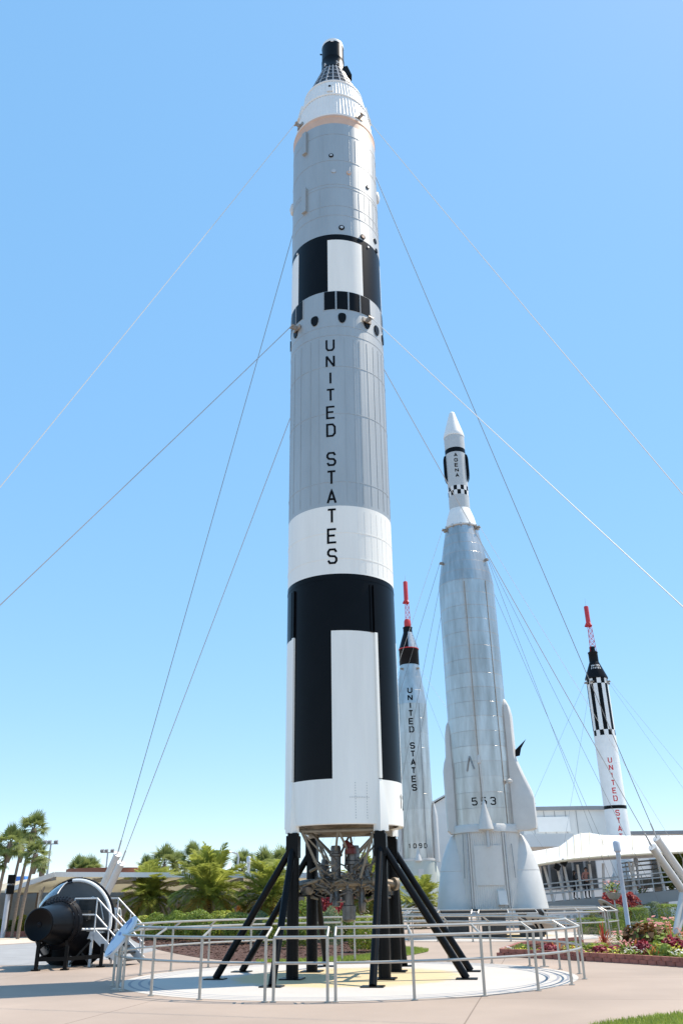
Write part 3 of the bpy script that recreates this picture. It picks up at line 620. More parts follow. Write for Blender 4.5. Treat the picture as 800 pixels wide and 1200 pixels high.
for a, hi, lo_, where in ((-55, lf1, lf2, 'the mast on the open plaza, stair side'), (38, rf1, rf2, 'the mast on the open plaza, lawn side'), (125, rb1, rb2, 'the mast among the hedges'), (-145, lb1, lb2, 'the mast behind the capsule mock-up')):
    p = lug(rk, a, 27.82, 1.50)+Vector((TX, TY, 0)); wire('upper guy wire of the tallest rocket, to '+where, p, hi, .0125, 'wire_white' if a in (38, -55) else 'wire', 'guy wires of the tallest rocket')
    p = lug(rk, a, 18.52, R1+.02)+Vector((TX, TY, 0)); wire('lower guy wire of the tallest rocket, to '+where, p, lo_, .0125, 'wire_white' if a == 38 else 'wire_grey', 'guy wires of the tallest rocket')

# ------------------------------------------------------------------ escape tower used by two rockets
def escape_tower(root, z0, z1, zm, ztip, rb, rt, rm):
    """z0 lattice bottom, z1 lattice top, zm motor top"""
    t = MB(); A = [(90+120*k) for k in range(3)]
    def c(a, r, z): return Vector((r*sin(radians(a)), -r*cos(radians(a)), z))
    for a in A: t.tube([c(a, rb, z0), c(a, rt, z1)], .022, 6)
    n = 5
    for i in range(n):
        za, zb = z0+(z1-z0)*i/n, z0+(z1-z0)*(i+1)/n; ra, rb_ = rb+(rt-rb)*i/n, rb+(rt-rb)*(i+1)/n
        for k in range(3):
            t.tube([c(A[k], ra, za), c(A[(k+1) % 3], rb_, zb)], .014, 5); t.tube([c(A[(k+1) % 3], ra, za), c(A[k], rb_, zb)], .014, 5); t.tube([c(A[k], rb_, zb), c(A[(k+1) % 3], rb_, zb)], .012, 5)
    t.build('escape_tower', 'red_paint', root)
    m = MB(); m.lathe([(rm*.7, z1-.02), (rm*1.05, z1+.1), (rm*1.05, z1+.22), (rm, z1+.3), (rm, zm-.05), (rm*.9, zm), (.03, zm+.02)], 20, caps=(True, True)); mo = m.build('escape_motor', 'red_paint', root)
    for k in range(3):
        a = 40+120*k; nz = MB(); nz.lathe([(.06, .16), (.085, .08), (.13, -.1), (.15, -.2)], 12); nz.build('nozzle', 'red_paint', mo, loc=c(a, rm*.95, z1+.12), rot=(radians(-14)*cos(radians(a)), radians(-14)*sin(radians(a)), 0))
    m = MB(); m.tube([(0, 0, zm), (0, 0, ztip)], [.02, .008], 6); m.build('spike', 'galv', root)

# ------------------------------------------------------------------ silver rocket marked 553
AX, AY = 6.97, 44.5
ra = thing('rocket', 'fat silver rocket marked 553 with slim white upper stage', 'rocket', (AX, AY, 0), -atan2(AX, AY))
RA = 1.54
def bands(root, z0, z1, n, rf, mname='steel', nm='skin_ring', nseg=72):
    for i in range(n):
        a, b = z0+(z1-z0)*i/n, z0+(z1-z0)*(i+1)/n; g = .008; k = random.uniform(-.006, .004)
        m = MB(); m.lathe([(rf(a)-.006, a), (rf(a+g)+k*.4, a+g), (rf((a+b)/2)+k*.4-.002, (a+b)/2), (rf(b-g)+k*.4, b-g), (rf(b)-.006, b)], nseg); m.build(nm, mname, root, 6.5)
bands(ra, 4.9, 17.55, 17, lambda z: RA)
bands(ra, 17.55, 21.1, 6, lambda z: RA+(0.93-RA)*((z-17.55)/3.55)**1.12)
m = MB(); m.lathe([(1.58, 4.52), (1.66, 4.55), (1.66, 4.84), (1.62, 4.9), (1.5, 4.92)], 72); m.build('collar', 'pod_white', ra)
m = MB(); m.lathe([(.93, 21.08), (.99, 21.1), (.99, 21.17), (.93, 21.19)], 48); cl = m.build('collar', 'pod_white', ra)
for a in range(-150, 180, 30):
    m = MB(); m.box((.99*sin(radians(a)), -.99*cos(radians(a)), 21.12), (.09, .1, .16), 0, Matrix.Rotation(radians(a), 3, 'Z')); m.build('clamp', 'galv', cl)
m = MB(); m.lathe([(.93, 21.18), (.90, 21.3), (.80, 21.8), (.70, 22.1), (.635, 22.28), (.615, 22.36)], 56); m.build('adapter', 'adapter_white', ra)
us = MB(); A20 = [i*10-180 for i in range(37)]
def agm(a, z):
    if 23.2 < z < 23.8: return 2 if (int((a+185)//20)+int((z-23.2)//.3)) % 2 else 1
    if 26.05 < z < 26.36: return 2
    return 0
us.lathe([(.605, 22.36), (.605, 23.2), (.605, 23.5), (.605, 23.8), (.61, 26.05), (.612, 26.05001), (.612, 26.36), (.615, 26.36001), (.615, 27.25)], angs=[i*10-180-5 for i in range(37)], matfn=agm)
u1 = us.build('upper_stage', ['agena_grey', 'adapter_white', 'black_paint'], ra, 25)
m = MB(); m.lathe([(.612, 27.25), (.635, 27.27), (.635, 27.4), (.60, 27.55), (.2, 28.95), (.17, 29.06), (.10, 29.14), (.02, 29.17)], 40, caps=(False, True)); m.build('nose_cone', 'adapter_white', ra)
for sg in (-1, 1):
    m = MB(); m.prism([(.58, 24.2), (.66, 24.3), (.73, 24.5), (.75, 24.8), (.75, 25.75), (.70, 25.95), (.58, 26.02)], (sg*1.0, -.08, 0), (0, 0, 1), (0.08*sg, 1, 0), .34); m.build('side_fairing', 'black_paint', u1)
stacked('AGENA', 25.93, .345, .22, .25, .05, 2, lambda z: .61, 'letter_black', u1)
for i, ch in enumerate('553'): letter(ch, .30, .38, .06, -17+17*i, 5.76, lambda z: RA, 'letter_black', ra)
m = MB(); m.plate(-4.2, -2.2, 5.9, 17.4, RA, None, .05, 2); m.build('conduit', 'rust_pipe', ra)
m = MB(); m.plate(44, 45.5, 4.9, 21.0, RA, .95, .01, 2) if False else m.plate(43, 44.2, 4.9, 17.5, RA, None, .02, 1); m.build('conduit', 'rust_pipe', ra)
c0 = lambda a, r, z: Vector((r*sin(radians(a)), -r*cos(radians(a)), z))
m = MB(); m.tube([c0(-27, RA+.03, 7.4), c0(-20, RA+.03, 8.12)], .035, 6); m.tube([c0(-20, RA+.036, 8.12), c0(-12.5, RA+.03, 7.48)], .035, 6); m.build('chevron_pipe', 'steel_dark', ra)
m = MB(); m.lathe([(.30, 4.60), (.38, 4.64), (.37, 4.74), (.13, 5.6), (.09, 5.85), (.02, 6.0)], 20, origin=tuple(c0(0, RA+.12, 0)), caps=(True, True)); m.build('vernier_fairing', 'pod_white', ra)
m = MB(); m.lathe([(.02, 7.7), (.09, 7.75), (.1, 7.9), (.06, 8.05), (.02, 8.2)], 12, origin=tuple(c0(-3, RA+.02, 0))); m.tube([c0(-2, RA+.05, 7.8), c0(0, RA+.06, 6)], .03, 6); m.build('drain_pipe', 'pod_white', ra)
m = MB(); m.tube([c0(2, RA+.16, 3.85), c0(2, RA+.16, 4.62)], .07, 10); m.build('exhaust_stub', 'galv', ra)
# long equipment pods on both flanks
def pod(root, a, prof, th, mname='pod_white'):
    c = Vector((sin(radians(a)), -cos(radians(a)), 0)); t = Vector((cos(radians(a)), sin(radians(a)), 0)); m = MB()
    V = []; n = 9
    for r_out, z, wd in prof:
        for j in range(n):
            u = -1+2*j/(n-1); e = (1-abs(u)**6); V.append(c*(1.2+(r_out-1.2)*max(0, e)**.5)+t*(wd*u)+Vector((0, 0, z)))
    F = []
    for i in range(len(prof)-1): F += [(i*n+j, i*n+j+1, (i+1)*n+j+1, (i+1)*n+j) for j in range(n-1)]
    F += [tuple(range(n))[::-1], tuple((len(prof)-1)*n+j for j in range(n))]
    m.add(V, F); return m.build('equipment_pod', mname, root, 40)
pr = pod(ra, 78, [(2.30, 4.62, .40), (2.52, 4.70, .42), (2.55, 4.85, .42), (2.55, 6.1, .42), (2.48, 6.45, .41), (2.1, 7.4, .40), (1.88, 8.0, .40), (1.84, 8.2, .40), (1.84, 10.2, .40), (1.76, 10.7, .34), (1.6, 11.05, .22), (1.45, 11.2, .1)], 0)
m = MB(); m.lathe([(.02, -.12), (.12, -.05), (.13, .05), (.02, .12)], 12, origin=tuple(c0(52, 1.72, 6.9))); m.build('blister', 'pod_white', ra)
m = MB(); m.prism([(1.75, 8.15), (1.85, 8.5), (2.45, 9.0), (2.15, 8.55), (2.05, 8.2)], (sin(radians(78)), -cos(radians(78)), 0), (0, 0, 1), (0, 1, 0), .05); m.build('antenna_fin', 'stand_black', pr)
pod(ra, -86, [(1.75, 4.55, .5), (1.92, 4.7, .5), (1.95, 7.6, .48), (1.88, 8.0, .42), (1.78, 8.3, .4), (1.74, 9.4, .36), (1.66, 9.9, .25), (1.5, 10.2, .1)], 0)
# corrugated engine section with two flared booster fairings
m = MB(); k = 180; V = []
for z in (1.17, 4.52):
    for j in range(k):
        rr = 1.57+(.014 if j % 2 else -.014); a = 2*pi*j/k; V.append((rr*sin(a), -rr*cos(a), z))
m.add(V, [(j, (j+1) % k, k+(j+1) % k, k+j) for j in range(k)]); es = m.build('engine_section', 'pod_white', ra, 20)
for sg in (-1, 1):
    m = MB(); m.lathe([(1.27, 1.17), (1.19, 1.7), (1.02, 2.8), (1.005, 2.83), (1.015, 2.85), (.84, 3.5), (.62, 4.05), (.40, 4.42), (.25, 4.52)], 40, origin=(sg*1.40, .15, 0)); m.build('booster_fairing', 'pod_white', ra, 30)
m = MB(); m.plate(-24, 24, 2.18, 3.93, 1.59, None, .035, 10); d = m.build('access_panel', 'pod_white', ra)
m = MB(); m.plate(-1, 3, 2.2, 3.0, 1.625, None, .02, 2); m.build('strap', 'pod_white', d)
m = MB(); m.prism([(1.55, 1.95), (1.72, 1.95), (1.86, 1.35), (1.55, 1.35)], (sin(radians(17)), -cos(radians(17)), 0), (0, 0, 1), (cos(radians(17)), sin(radians(17)), 0), .42); m.build('vent_hood', 'pod_white', ra)
for a in (-33, -37, 29, 33):
    m = MB(); m.tube([c0(a, 1.63, 1.2), c0(a*.97, 1.63, 4.5)], .035, 6); m.build('conduit', 'pod_white' if a in (-33, 29) else 'galv', ra)
m = MB(); m.tube([c0(-44, 1.72, 2.5), c0(-43, 1.68, 4.5)], .02, 6); m.build('conduit', 'steel_dark', ra)
m = MB(); m.tube([c0(44, 1.72, 2.5), c0(43, 1.68, 4.0)], .02, 6); m.build('conduit', 'steel_dark', ra)
# launch stand under it
sd = thing('support_stand', 'dark steel stand under the rocket marked 553', 'stand', (AX, AY, 0), -atan2(AX, AY))
for i, (x, y) in enumerate(((-1.7, -1.3), (0, -1.75), (1.7, -1.3), (1.9, 1), (-1.9, 1), (0, 1.8))):
    m = MB(); m.box((x, y, .5), (1.1, .7, 1.0)); m.box((x, y, 1.06), (1.3, .9, .1)); m.build('pedestal', 'dark_metal', sd)
m = MB(); m.lathe([(1.3, 1.1), (1.75, 1.1), (1.75, 1.166), (1.3, 1.166)], 48); m.build('ring_beam', 'dark_metal', sd)
for a0, a1, n, lb in ((-100, -52, 4, 'pad railing section of the rocket marked 553, beside the mulch bed'), (-49, -18, 3, 'pad railing section left of the booster of the rocket marked 553'), (-15, 10, 3, 'pad railing section straight before the rocket marked 553'), (13, 48, 3, 'pad railing section with info panels before the rocket marked 553'), (51, 100, 4, 'pad railing section of the rocket marked 553, beside the hedges'), (103, 257, 9, 'long pad railing behind the rocket marked 553')):
    railing(lb, AX, AY, 5.75, a0, a1, n, 'rail_metal', 'railings round the rocket marked 553', .03)
def info_panel(label, P, face, w_, h_, tilt, mt='panel_back', oval=False, post=1.0, front='petal_white', grp=None):
    """tilted panel on a post; face = horizontal direction the reader stands in"""
    f = Vector((face[0], face[1], 0)).normalized(); t = thing('info_panel', label, 'sign', (P[0], P[1], 0), 0, grp)
    side_ = Vector((-f.y, f.x, 0)); nrm = (f*sin(tilt)+Vector((0, 0, 1))*cos(tilt)).normalized(); vv = nrm.cross(side_)
    if vv.z < 0: vv = -vv
    n = 28; poly = [(w_/2*cos(2*pi*i/n), h_/2*sin(2*pi*i/n)) for i in range(n)] if oval else [(-w_/2, -h_/2), (w_/2, -h_/2), (w_/2, h_/2*.6), (w_/4, h_/2), (-w_/4, h_/2), (-w_/2, h_/2*.6)]
    m = MB(); m.prism(poly, side_, vv, nrm, .05, (0, 0, post)); pn = m.build('panel', mt, t)
    m = MB(); m.prism([(a*.93, b*.93) for a, b in poly], side_, vv, nrm, .006, nrm*.029+Vector((0, 0, post))); m.build('print', front, pn)
    m = MB(); m.tube([(0, 0, 0), (0, 0, post-.03)], .035, 10); m.build('post', 'rail_metal', t)
    m = MB(); m.box((0, 0, .01), (.2, .2, .02)); m.build('base_plate', 'rail_metal', t)
    for k in (-1, 1):
        m = MB(); m.beam(side_*k*.12+Vector((0, 0, post-.16)), side_*k*.12+vv*h_*.25-nrm*.03+Vector((0, 0, post)), .03, .05); m.build('bracket', 'stand_black', t)
def sign_mat():
    m = mat('sign_print', (0.62, 0.66, 0.72), 0.25, 0, 0.06, 1); N, L, b = nodes(m)
    tc = N.new('ShaderNodeTexCoord'); nz = N.new('ShaderNodeTexNoise'); nz.inputs['Scale'].default_value = 5; nz.inputs['Detail'].default_value = 1; L.new(tc.outputs['Object'], nz.inputs['Vector'])
    rp = N.new('ShaderNodeValToRGB'); rp.color_ramp.elements[0].position = .40; rp.color_ramp.elements[1].position = .47; rp.color_ramp.elements[0].color = (.10, .16, .36, 1); rp.color_ramp.elements[1].color = (.55, .6, .68, 1)
    L.new(nz.outputs['Fac'], rp.inputs[0]); L.new(rp.outputs[0], b.inputs['Base Color'])
sign_mat()
p = pol(RCX, RCY, RR+.12, 113, 0); info_panel('tan backed info panel with two dark brackets at the tallest rocket railing', p, (p.x-RCX, p.y-RCY), .85, .62, radians(38), 'panel_back', False, 1.05, 'sign_print')
p = pol(AX, AY, 5.75, 95, 0); info_panel('round topped info panel at the railing end between the rocket marked 553 and the hedges', p, (p.x-AX, p.y-AY), 1.4, 1.0, radians(38), 'panel_back', True, 1.2, 'sign_print')
p = gnd(127, 1160); info_panel('oval blue and white info panel on a post beside the metal stairs', (p.x+.18, p.y, 0), (-.8, -.6), .62, .98, radians(52), 'rail_white', True, 1.0, 'sign_print')

# ------------------------------------------------------------------ silver rocket 109D
BX, BY = 6.62, 83.0
rb = thing('rocket', 'slim silver rocket numbered 109D with black capsule and red escape tower', 'rocket', (BX, BY, 0), -atan2(BX, BY)); RB = 1.52
bands(rb, 5.0, 19.0, 10, lambda z: RB, 'steel', 'skin_ring', 64)
bands(rb, 19.0, 23.05, 3, lambda z: RB+(0.97-RB)*((z-19)/4.05)**1.1, 'steel', 'skin_ring', 64)
m = MB(); m.lathe([(.98, 23.05), (1.0, 23.1), (1.0, 24.62), (1.02, 24.65)], 36); m.build('capsule_adapter', 'capsule_black', rb)
m = MB(); m.lathe([(1.02, 24.68), (1.04, 24.70), (1.04, 24.76), (1.0, 24.78)], 36); m.build('clamp_ring', 'red_paint', rb)
m = MB(); m.lathe([(1.0, 24.77), (.47, 26.5)], 36, matfn=lambda a, z: 1 if (4 < (a % 360) < 75) else 0); m.build('capsule', ['capsule_black', 'shingle'], rb)
m = MB(); m.lathe([(.47, 26.5), (.46, 26.98), (.5, 27.0), (.5, 27.06), (.34, 27.1)], 28); m.build('capsule_neck', 'capsule_black', rb)
m = MB(); m.lathe([(.30, 27.08), (.34, 27.2), (.34, 27.7), (.26, 27.92), (.02, 27.95)], 24); m.build('antenna_housing', 'red_paint', rb)
escape_tower(rb, 27.1, 29.75, 32.1, 32.9, .36, .24, .23)
stacked('UNITED STATES', 20.6, .765, .50, .62, .125, -3.5, lambda z: RB if z < 19 else RB+(0.97-RB)*((z-19)/4.05)**1.1, 'letter_black', rb)
for i, ch in enumerate('109D'): letter(ch, .32, .42, .08, -31+19*i, 5.82, lambda z: RB, 'letter_black', rb)
m = MB(); m.lathe([(1.52, 4.78), (1.6, 4.8), (1.6, 4.98), (1.5, 5.0)], 48); m.build('collar', 'pod_white', rb)
m = MB(); m.lathe([(1.56, 1.1), (1.56, 2.4), (1.575, 2.42), (1.56, 2.44), (1.56, 4.8)], 48); m.build('engine_section', 'skirt_green', rb)
for sg in (-1, 1):
    m = MB(); m.lathe([(1.05, 1.1), (.95, 2.2), (.82, 3.4), (.55, 4.3), (.25, 4.8)], 28, origin=(sg*1.1, .3, 0)); m.build('booster_fairing', 'skirt_green', rb)
    m = MB(); m.lathe([(.30, 4.7), (.30, 8.6), (.2, 9.2), (.02, 9.9)], 20, origin=(sg*1.62, -.25, 0)); m.build('equipment_pod', 'pod_white', rb)
m = MB(); m.plate(-4, 14, 3.0, 4.1, 1.57, None, .03, 4); m.build('access_panel', 'pod_white', rb)
m = MB(); m.lathe([(.30, 4.72), (.33, 4.8), (.1, 5.6), (.02, 5.9)], 16, origin=tuple(c0(-2, 1.55, 0)), caps=(True, True)); m.build('vernier_fairing', 'pod_white', rb)
m = MB(); m.plate(28, 29.5, 5, 19, RB, None, .03, 1); m.build('conduit', 'steel_dark', rb)
sd = thing('support_stand', 'steel stand under the rocket numbered 109D', 'stand', (BX, BY, 0))
for x, y in ((-1.2, -1.0), (1.2, -1.0), (1.2, 1.0), (-1.2, 1.0)):
    m = MB(); m.box((x, y, .5), (.8, .8, 1.0)); m.box((x, y, 1.04), (1.0, 1.0, .08)); m.build('pedestal', 'galv', sd)
railing('curved pad railing before the rocket numbered 109D', BX, BY, 7.5, -70, 70, 10, 'rail_white', None, .035)

# ------------------------------------------------------------------ white rocket with red lettering
RX, RY = 21.8, 71.5
rr_ = thing('rocket', 'slim white rocket with black stripes, red lettering and red escape tower', 'rocket', (RX, RY, 0), -atan2(RX, RY)); RQ = .89
def rs_m(a, z):
    k = int((a+45) // 22.5) % 2            # 0: stripe column
    if z > 18.15: return 1 if k else 0
    if z > 14.25: return 0 if k else 1
    if z > 13.8: return 1 if k else 0
    if 8.0 < z < 8.26: return 1
    return 0
m = MB(); m.lathe([(RQ, 1.2), (RQ, 4), (RQ, 8.0), (RQ+.006, 8.001), (RQ+.006, 8.26), (RQ, 8.261), (RQ, 13.8), (RQ, 14.25), (RQ, 18.15), (RQ, 18.62)], angs=[i*4.5-180 for i in range(81)], matfn=rs_m); m.build('body', ['adapter_white', 'black_paint'], rr_, 25)
for z in (4.2, 6.1, 11.6, 12.9):
    m = MB(); m.lathe([(RQ-.002, z-.02), (RQ+.006, z-.015), (RQ+.006, z+.015), (RQ-.002, z+.02)], 40); m.build('seam_band', 'adapter_white', rr_)
for k in range(4):
    m = MB(); m.prism([(.86, 1.3), (1.75, 1.25), (1.75, 1.9), (.86, 3.4)], (sin(k*pi/2+.4), -cos(k*pi/2+.4), 0), (0, 0, 1), (cos(k*pi/2+.4), sin(k*pi/2+.4), 0), .08); m.build('tail_fin', 'adapter_white', rr_)
m = MB(); m.lathe([(.90, 18.6), (.965, 18.64), (.965, 18.74), (.40, 20.15)], 36); cpx = m.build('capsule', 'capsule_black', rr_)
m = MB(); m.lathe([(.40, 20.14), (.40, 20.9), (.43, 20.95), (.43, 21.02), (.3, 21.06), (.24, 21.25), (.24, 21.5), (.03, 21.55)], 28); m.build('capsule_neck', 'capsule_black', rr_)
rcone = lambda z: .965+(.40-.965)*(z-18.74)/1.41
for row, (txt, z) in enumerate((('UNITED', 19.66), ('STATES', 19.42))):
    for i, ch in enumerate(txt): letter(ch, .10, .17, .035, 8+(i-2.5)*13, z, lambda q: rcone(q)+.004, 'letter_white', cpx)
escape_tower(rr_, 21.05, 23.45, 25.25, 26.0, .34, .22, .2)
stacked('UNITED', 12.0, .60, .34, .46, .082, 8.5, lambda z: RQ, 'letter_red', rr_); stacked('STATES', 7.9, .59, .34, .46, .082, 8.5, lambda z: RQ, 'letter_red', rr_)
sd = thing('support_stand', 'steel launch ring under the white rocket', 'stand', (RX, RY, 0))
m = MB(); m.lathe([(.7, 1.02), (1.2, 1.02), (1.2, 1.2), (.7, 1.2)], 32); m.build('ring_beam', 'galv', sd)
for k in range(4):
    m = MB(); m.tube([(1.0*cos(k*pi/2+.7), 1.0*sin(k*pi/2+.7), 1.1), (1.5*cos(k*pi/2+.7), 1.5*sin(k*pi/2+.7), 0)], .08, 10); m.build('leg', 'galv', sd)

# guy wires of the three rockets behind, each down to a concrete anchor block
def anchored(root, label, a, z, r, end, grp, m='wire', rad=.010):
    o = lug(root, a, z, r); p = root.matrix_basis @ o; e = Vector((end[0], end[1], .45))
    wire(label, p, e, rad, m, grp)
    k = thing('anchor_block', label.replace('guy wire', 'wire anchor block', 1), 'anchor', (e.x, e.y, 0), 0, 'guy wire anchors')
    b = MB(); b.box((0, 0, .18), (.7, .7, .36)); b.build('footing', 'kerb_concrete', k); b = MB(); b.tube([(0, 0, .34), (0, 0, .5)], .05, 8); b.build('eye', 'galv', k)
bpy.context.view_layer.update()
g5 = 'guy wires of the rocket marked 553'
def dirp(cx, cy, a, d): return (cx+d*sin(radians(a)), cy-d*cos(radians(a)))
for a, nm, e1, e2 in ((-65, 'towards the tallest rocket', gnd(366, 1091), gnd(384, 1090)), (62, 'towards the flower bed', gnd(842, 1083), gnd(733, 1084)), (132, 'towards the white building', dirp(AX, AY, 120, 12), dirp(AX, AY, 122, 10)), (-140, 'away from the flower bed', dirp(AX, AY, -150, 11), dirp(AX, AY, -148, 9))):
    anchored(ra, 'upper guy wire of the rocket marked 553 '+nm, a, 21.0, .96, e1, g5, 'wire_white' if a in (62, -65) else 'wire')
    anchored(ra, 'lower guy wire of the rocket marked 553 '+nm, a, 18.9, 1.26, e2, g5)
g6 = 'guy wires of the rocket numbered 109D'
for a, nm in ((-45, 'towards the tallest rocket'), (50, 'towards the rocket marked 553'), (140, 'towards the long white building'), (-135, 'away from the white building')):
    anchored(rb, 'guy wire of the rocket numbered 109D '+nm, a, 22.6, 1.02, dirp(BX, BY, a, 16), g6)
g7 = 'guy wires of the white rocket'
for a, nm in ((-62, 'towards the rocket marked 553'), (-25, 'towards the ramp'), (118, 'away from the rocket marked 553'), (70, 'towards the far hedges')):
    anchored(rr_, 'guy wire of the white rocket '+nm, a, 18.3, .92, dirp(RX, RY, a-17, 12), g7, 'wire', .009)


# ------------------------------------------------------------------ black capsule mock-up on its trestle
_fwd = ROT @ Vector((0, 0, -1))
def mpp(P): return (Vector(P)-Vector((0, 0, CAMH))).dot(_fwd)/FPX          # metres per photo pixel at P
CB = atY(87, 1082, 28.3); CPn = atY(46, 1083.5, 26.0)
cap = thing('capsule_mockup', 'black space capsule mock-up lying open on a trestle beside the metal stairs', 'capsule', (CB.x, CB.y, 0))
cw = (CPn-CB).normalized(); cu = Vector((-cw.y, cw.x, 0)).normalized(); cv = cw.cross(cu) if cw.cross(cu).z > 0 else cu.cross(cw); C0 = Vector((0, 0, CB.z))
def cpt(s_, r, t): return C0+cw*s_+(cu*cos(radians(t))+cv*sin(radians(t)))*r
def loft(mb, prof, t0, t1, n, mi=0, th=0):
    V = [cpt(s_, r, t0+(t1-t0)*j/n) for s_, r in prof for j in range(n+1)]; k = n+1
    F = [(i*k+j, i*k+j+1, (i+1)*k+j+1, (i+1)*k+j) for i in range(len(prof)-1) for j in range(n)]
    mb.add(V, F, mi)
CONE = [(.10, 1.17), (.5, .98), (1.12, .66)]
m = MB(); loft(m, CONE, 150, 345, 40); m.build('cone_shell', 'capsule_black', cap)
m = MB(); loft(m, [(1.12, .66), (1.2, .60), (1.22, .57)], 0, 360, 40); loft(m, [(1.0, .715), (1.13, .67)], 0, 360, 40); m.build('cone_ring', 'capsule_black', cap)
m = MB()
for t in range(56, 262, 8): m.beam(cpt(.98, .735, t), cpt(1.2, .61, t), .035, .03, 0, cpt(1, 1, t)-cpt(1, 0, t))
m.build('rib_frame', 'capsule_black', cap)
m = MB(); loft(m, [(1.2, .555), (1.3, .55), (2.25, .435), (2.33, .43), (2.36, .40), (2.34, .37), (2.30, .05)], 0, 360, 40); m.build('nose_section', 'black_paint', cap)
m = MB(); loft(m, [(2.305, .07), (2.325, .065), (2.33, .01)], 0, 360, 14); m.build('nose_boss', 'capsule_black', cap)
m = MB(); loft(m, [(.12, 1.16), (.0, 1.22), (-.08, 1.2), (-.2, .95), (-.28, .5), (-.3, .02)], 0, 360, 48); m.build('heat_shield', 'capsule_black', cap)
m = MB(); loft(m, [(.06, .02), (.06, 1.15)], 0, 360, 40); bk = m.build('bulkhead', 'bulkhead', cap)
m = MB(); m.tube([cpt(.1, .98, 5), cpt(.1, 1.0, 35), cpt(.1, .92, 52), cpt(.1, .55, 70), cpt(.1, .25, 60)], .022, 6); m.tube([cpt(.1, .45, 8), cpt(.1, .72, 52)], .02, 6); m.build('hatch_frame', 'galv', bk)
m = MB(); m.box(cpt(.35, .45, 30), (.5, .5, .25)); m.box(cpt(.2, .6, 40), (.5, .12, .6)); m.build('couch', 'dark_metal', cap)
m = MB(); P = [cpt(.1, 1.2, -8+j*5) for j in range(22)]; m.tube(P, .05, 8); m.tube([cpt(.1, 1.19, -8), cpt(1.0, .72, -12)], .03, 8); m.build('opening_rim', 'adapter_white', cap)
m = MB(); m.tube([cpt(-.04, 1.24, j*7.5) for j in range(48)], .045, 8, closed=True); m.build('rim', 'capsule_black', cap)
m = MB(); V = []; n = 12
for off in (0, .02):
    for s_, r in ((.2, 1.17), (.42, 1.10), (.72, .96), (.95, .82)):
        for j in range(n+1): V.append(cpt(s_, r+off, 104+(150-104)*j/n))
k = n+1; F = []
for i in range(3):
    for j in range(n): F += [(i*k+j, (i+1)*k+j, (i+1)*k+j+1, i*k+j+1), (4*k+i*k+j, 4*k+i*k+j+1, 4*k+(i+1)*k+j+1, 4*k+(i+1)*k+j)]
m.add(V, F); gl = m.build('clear_cover', 'plexi', cap)
m = MB(); m.tube([cpt(.2, 1.18, 104), cpt(.42, 1.11, 104), cpt(.72, .97, 104), cpt(.95, .83, 104), cpt(.96, .83, 120), cpt(.96, .83, 135), cpt(.95, .83, 150)], .022, 6); m.build('cover_frame', 'steel_dark', gl)
tr_ = [gnd(42, 1138), gnd(76, 1137), gnd(118, 1133.5), gnd(70, 1128)]
tr_ = [p-Vector((CB.x, CB.y, 0)) for p in tr_]
for i, p in enumerate(tr_):
    m = MB(); m.beam(p+Vector((0, 0, .02)), p+Vector((0, 0, .95 if i in (0, 3) else .6)), .09, .09); m.box(p+Vector((0, 0, .02)), (.2, .2, .04)); m.build('trestle_leg', 'stand_black', cap)
for a, b in ((0, 1), (1, 2), (2, 3), (3, 0)):
    m = MB(); m.beam(tr_[a]+Vector((0, 0, .28)), tr_[b]+Vector((0, 0, .28)), .08, .1); m.build('trestle_beam', 'stand_black', cap)
for i in (0, 1):
    m = MB(); q = cpt(1.3 if i == 0 else .5, .3, 270); m.beam(tr_[i]+Vector((0, 0, .55)), q, .07, .07); m.build('cradle', 'stand_black', cap)

# ------------------------------------------------------------------ white metal stairs up to the capsule
FF = gnd(141, 1133); BF = gnd(168, 1129); wv = (BF-FF); WS = 1.25; wv = Vector((wv.x, wv.y, 0)).normalized(); ev = Vector((wv.y, -wv.x, 0))
PH = .88; RUN = .95; PL = .75
sta = thing('stairs', 'white metal stairs with tube handrails leading up to the black capsule mock-up', 'stairs', FF)
def sp(d, wd, z): return -ev*d+wv*wd+Vector((0, 0, z))      # d = distance back from the foot
for wd in (0, WS):
    m = MB(); m.beam(sp(-.03, wd, .10), sp(RUN, wd, PH-.02), .05, .22); m.beam(sp(RUN-.02, wd, PH-.06), sp(RUN+PL, wd, PH-.06), .05, .2); m.build('stringer', 'rail_white', sta)
    for q, h in (('handrail', .92), ('middle_rail', .48)):
        m = MB(); m.tube([sp(-.05, wd, .05+h), sp(RUN, wd, PH+h), sp(RUN+PL, wd, PH+h)], .024, 8); m.build(q, 'rail_white', sta)
    for d in (.08, RUN*.5, RUN, RUN+PL):
        z = PH if d >= RUN else PH*d/RUN; m = MB(); m.tube([sp(d, wd, z), sp(d, wd, z+.93)], .022, 8); m.build('post', 'rail_white', sta)
    for d in (RUN+.05, RUN+PL-.05):
        m = MB(); m.beam(sp(d, wd, 0), sp(d, wd, PH-.1), .07, .07); m.build('leg', 'rail_white', sta)
    m = MB(); m.beam(sp(RUN+.05, wd+.03, .05), sp(RUN+PL-.05, wd+.03, PH-.2), .03, .05); m.beam(sp(RUN+.05, wd-.03, PH-.2), sp(RUN+PL-.05, wd-.03, .05), .03, .05); m.build('cross_brace', 'dark_metal', sta)
for i in range(4):
    m = MB(); d = RUN*(i+.5)/4.5; m.beam(sp(d, .03, PH*(i+.8)/5), sp(d, WS-.03, PH*(i+.8)/5), .26, .04); m.build('tread', 'dark_metal', sta)
m = MB(); m.beam(sp(RUN+PL/2, .03, PH), sp(RUN+PL/2, WS-.03, PH), PL, .05); m.build('platform', 'galv', sta)

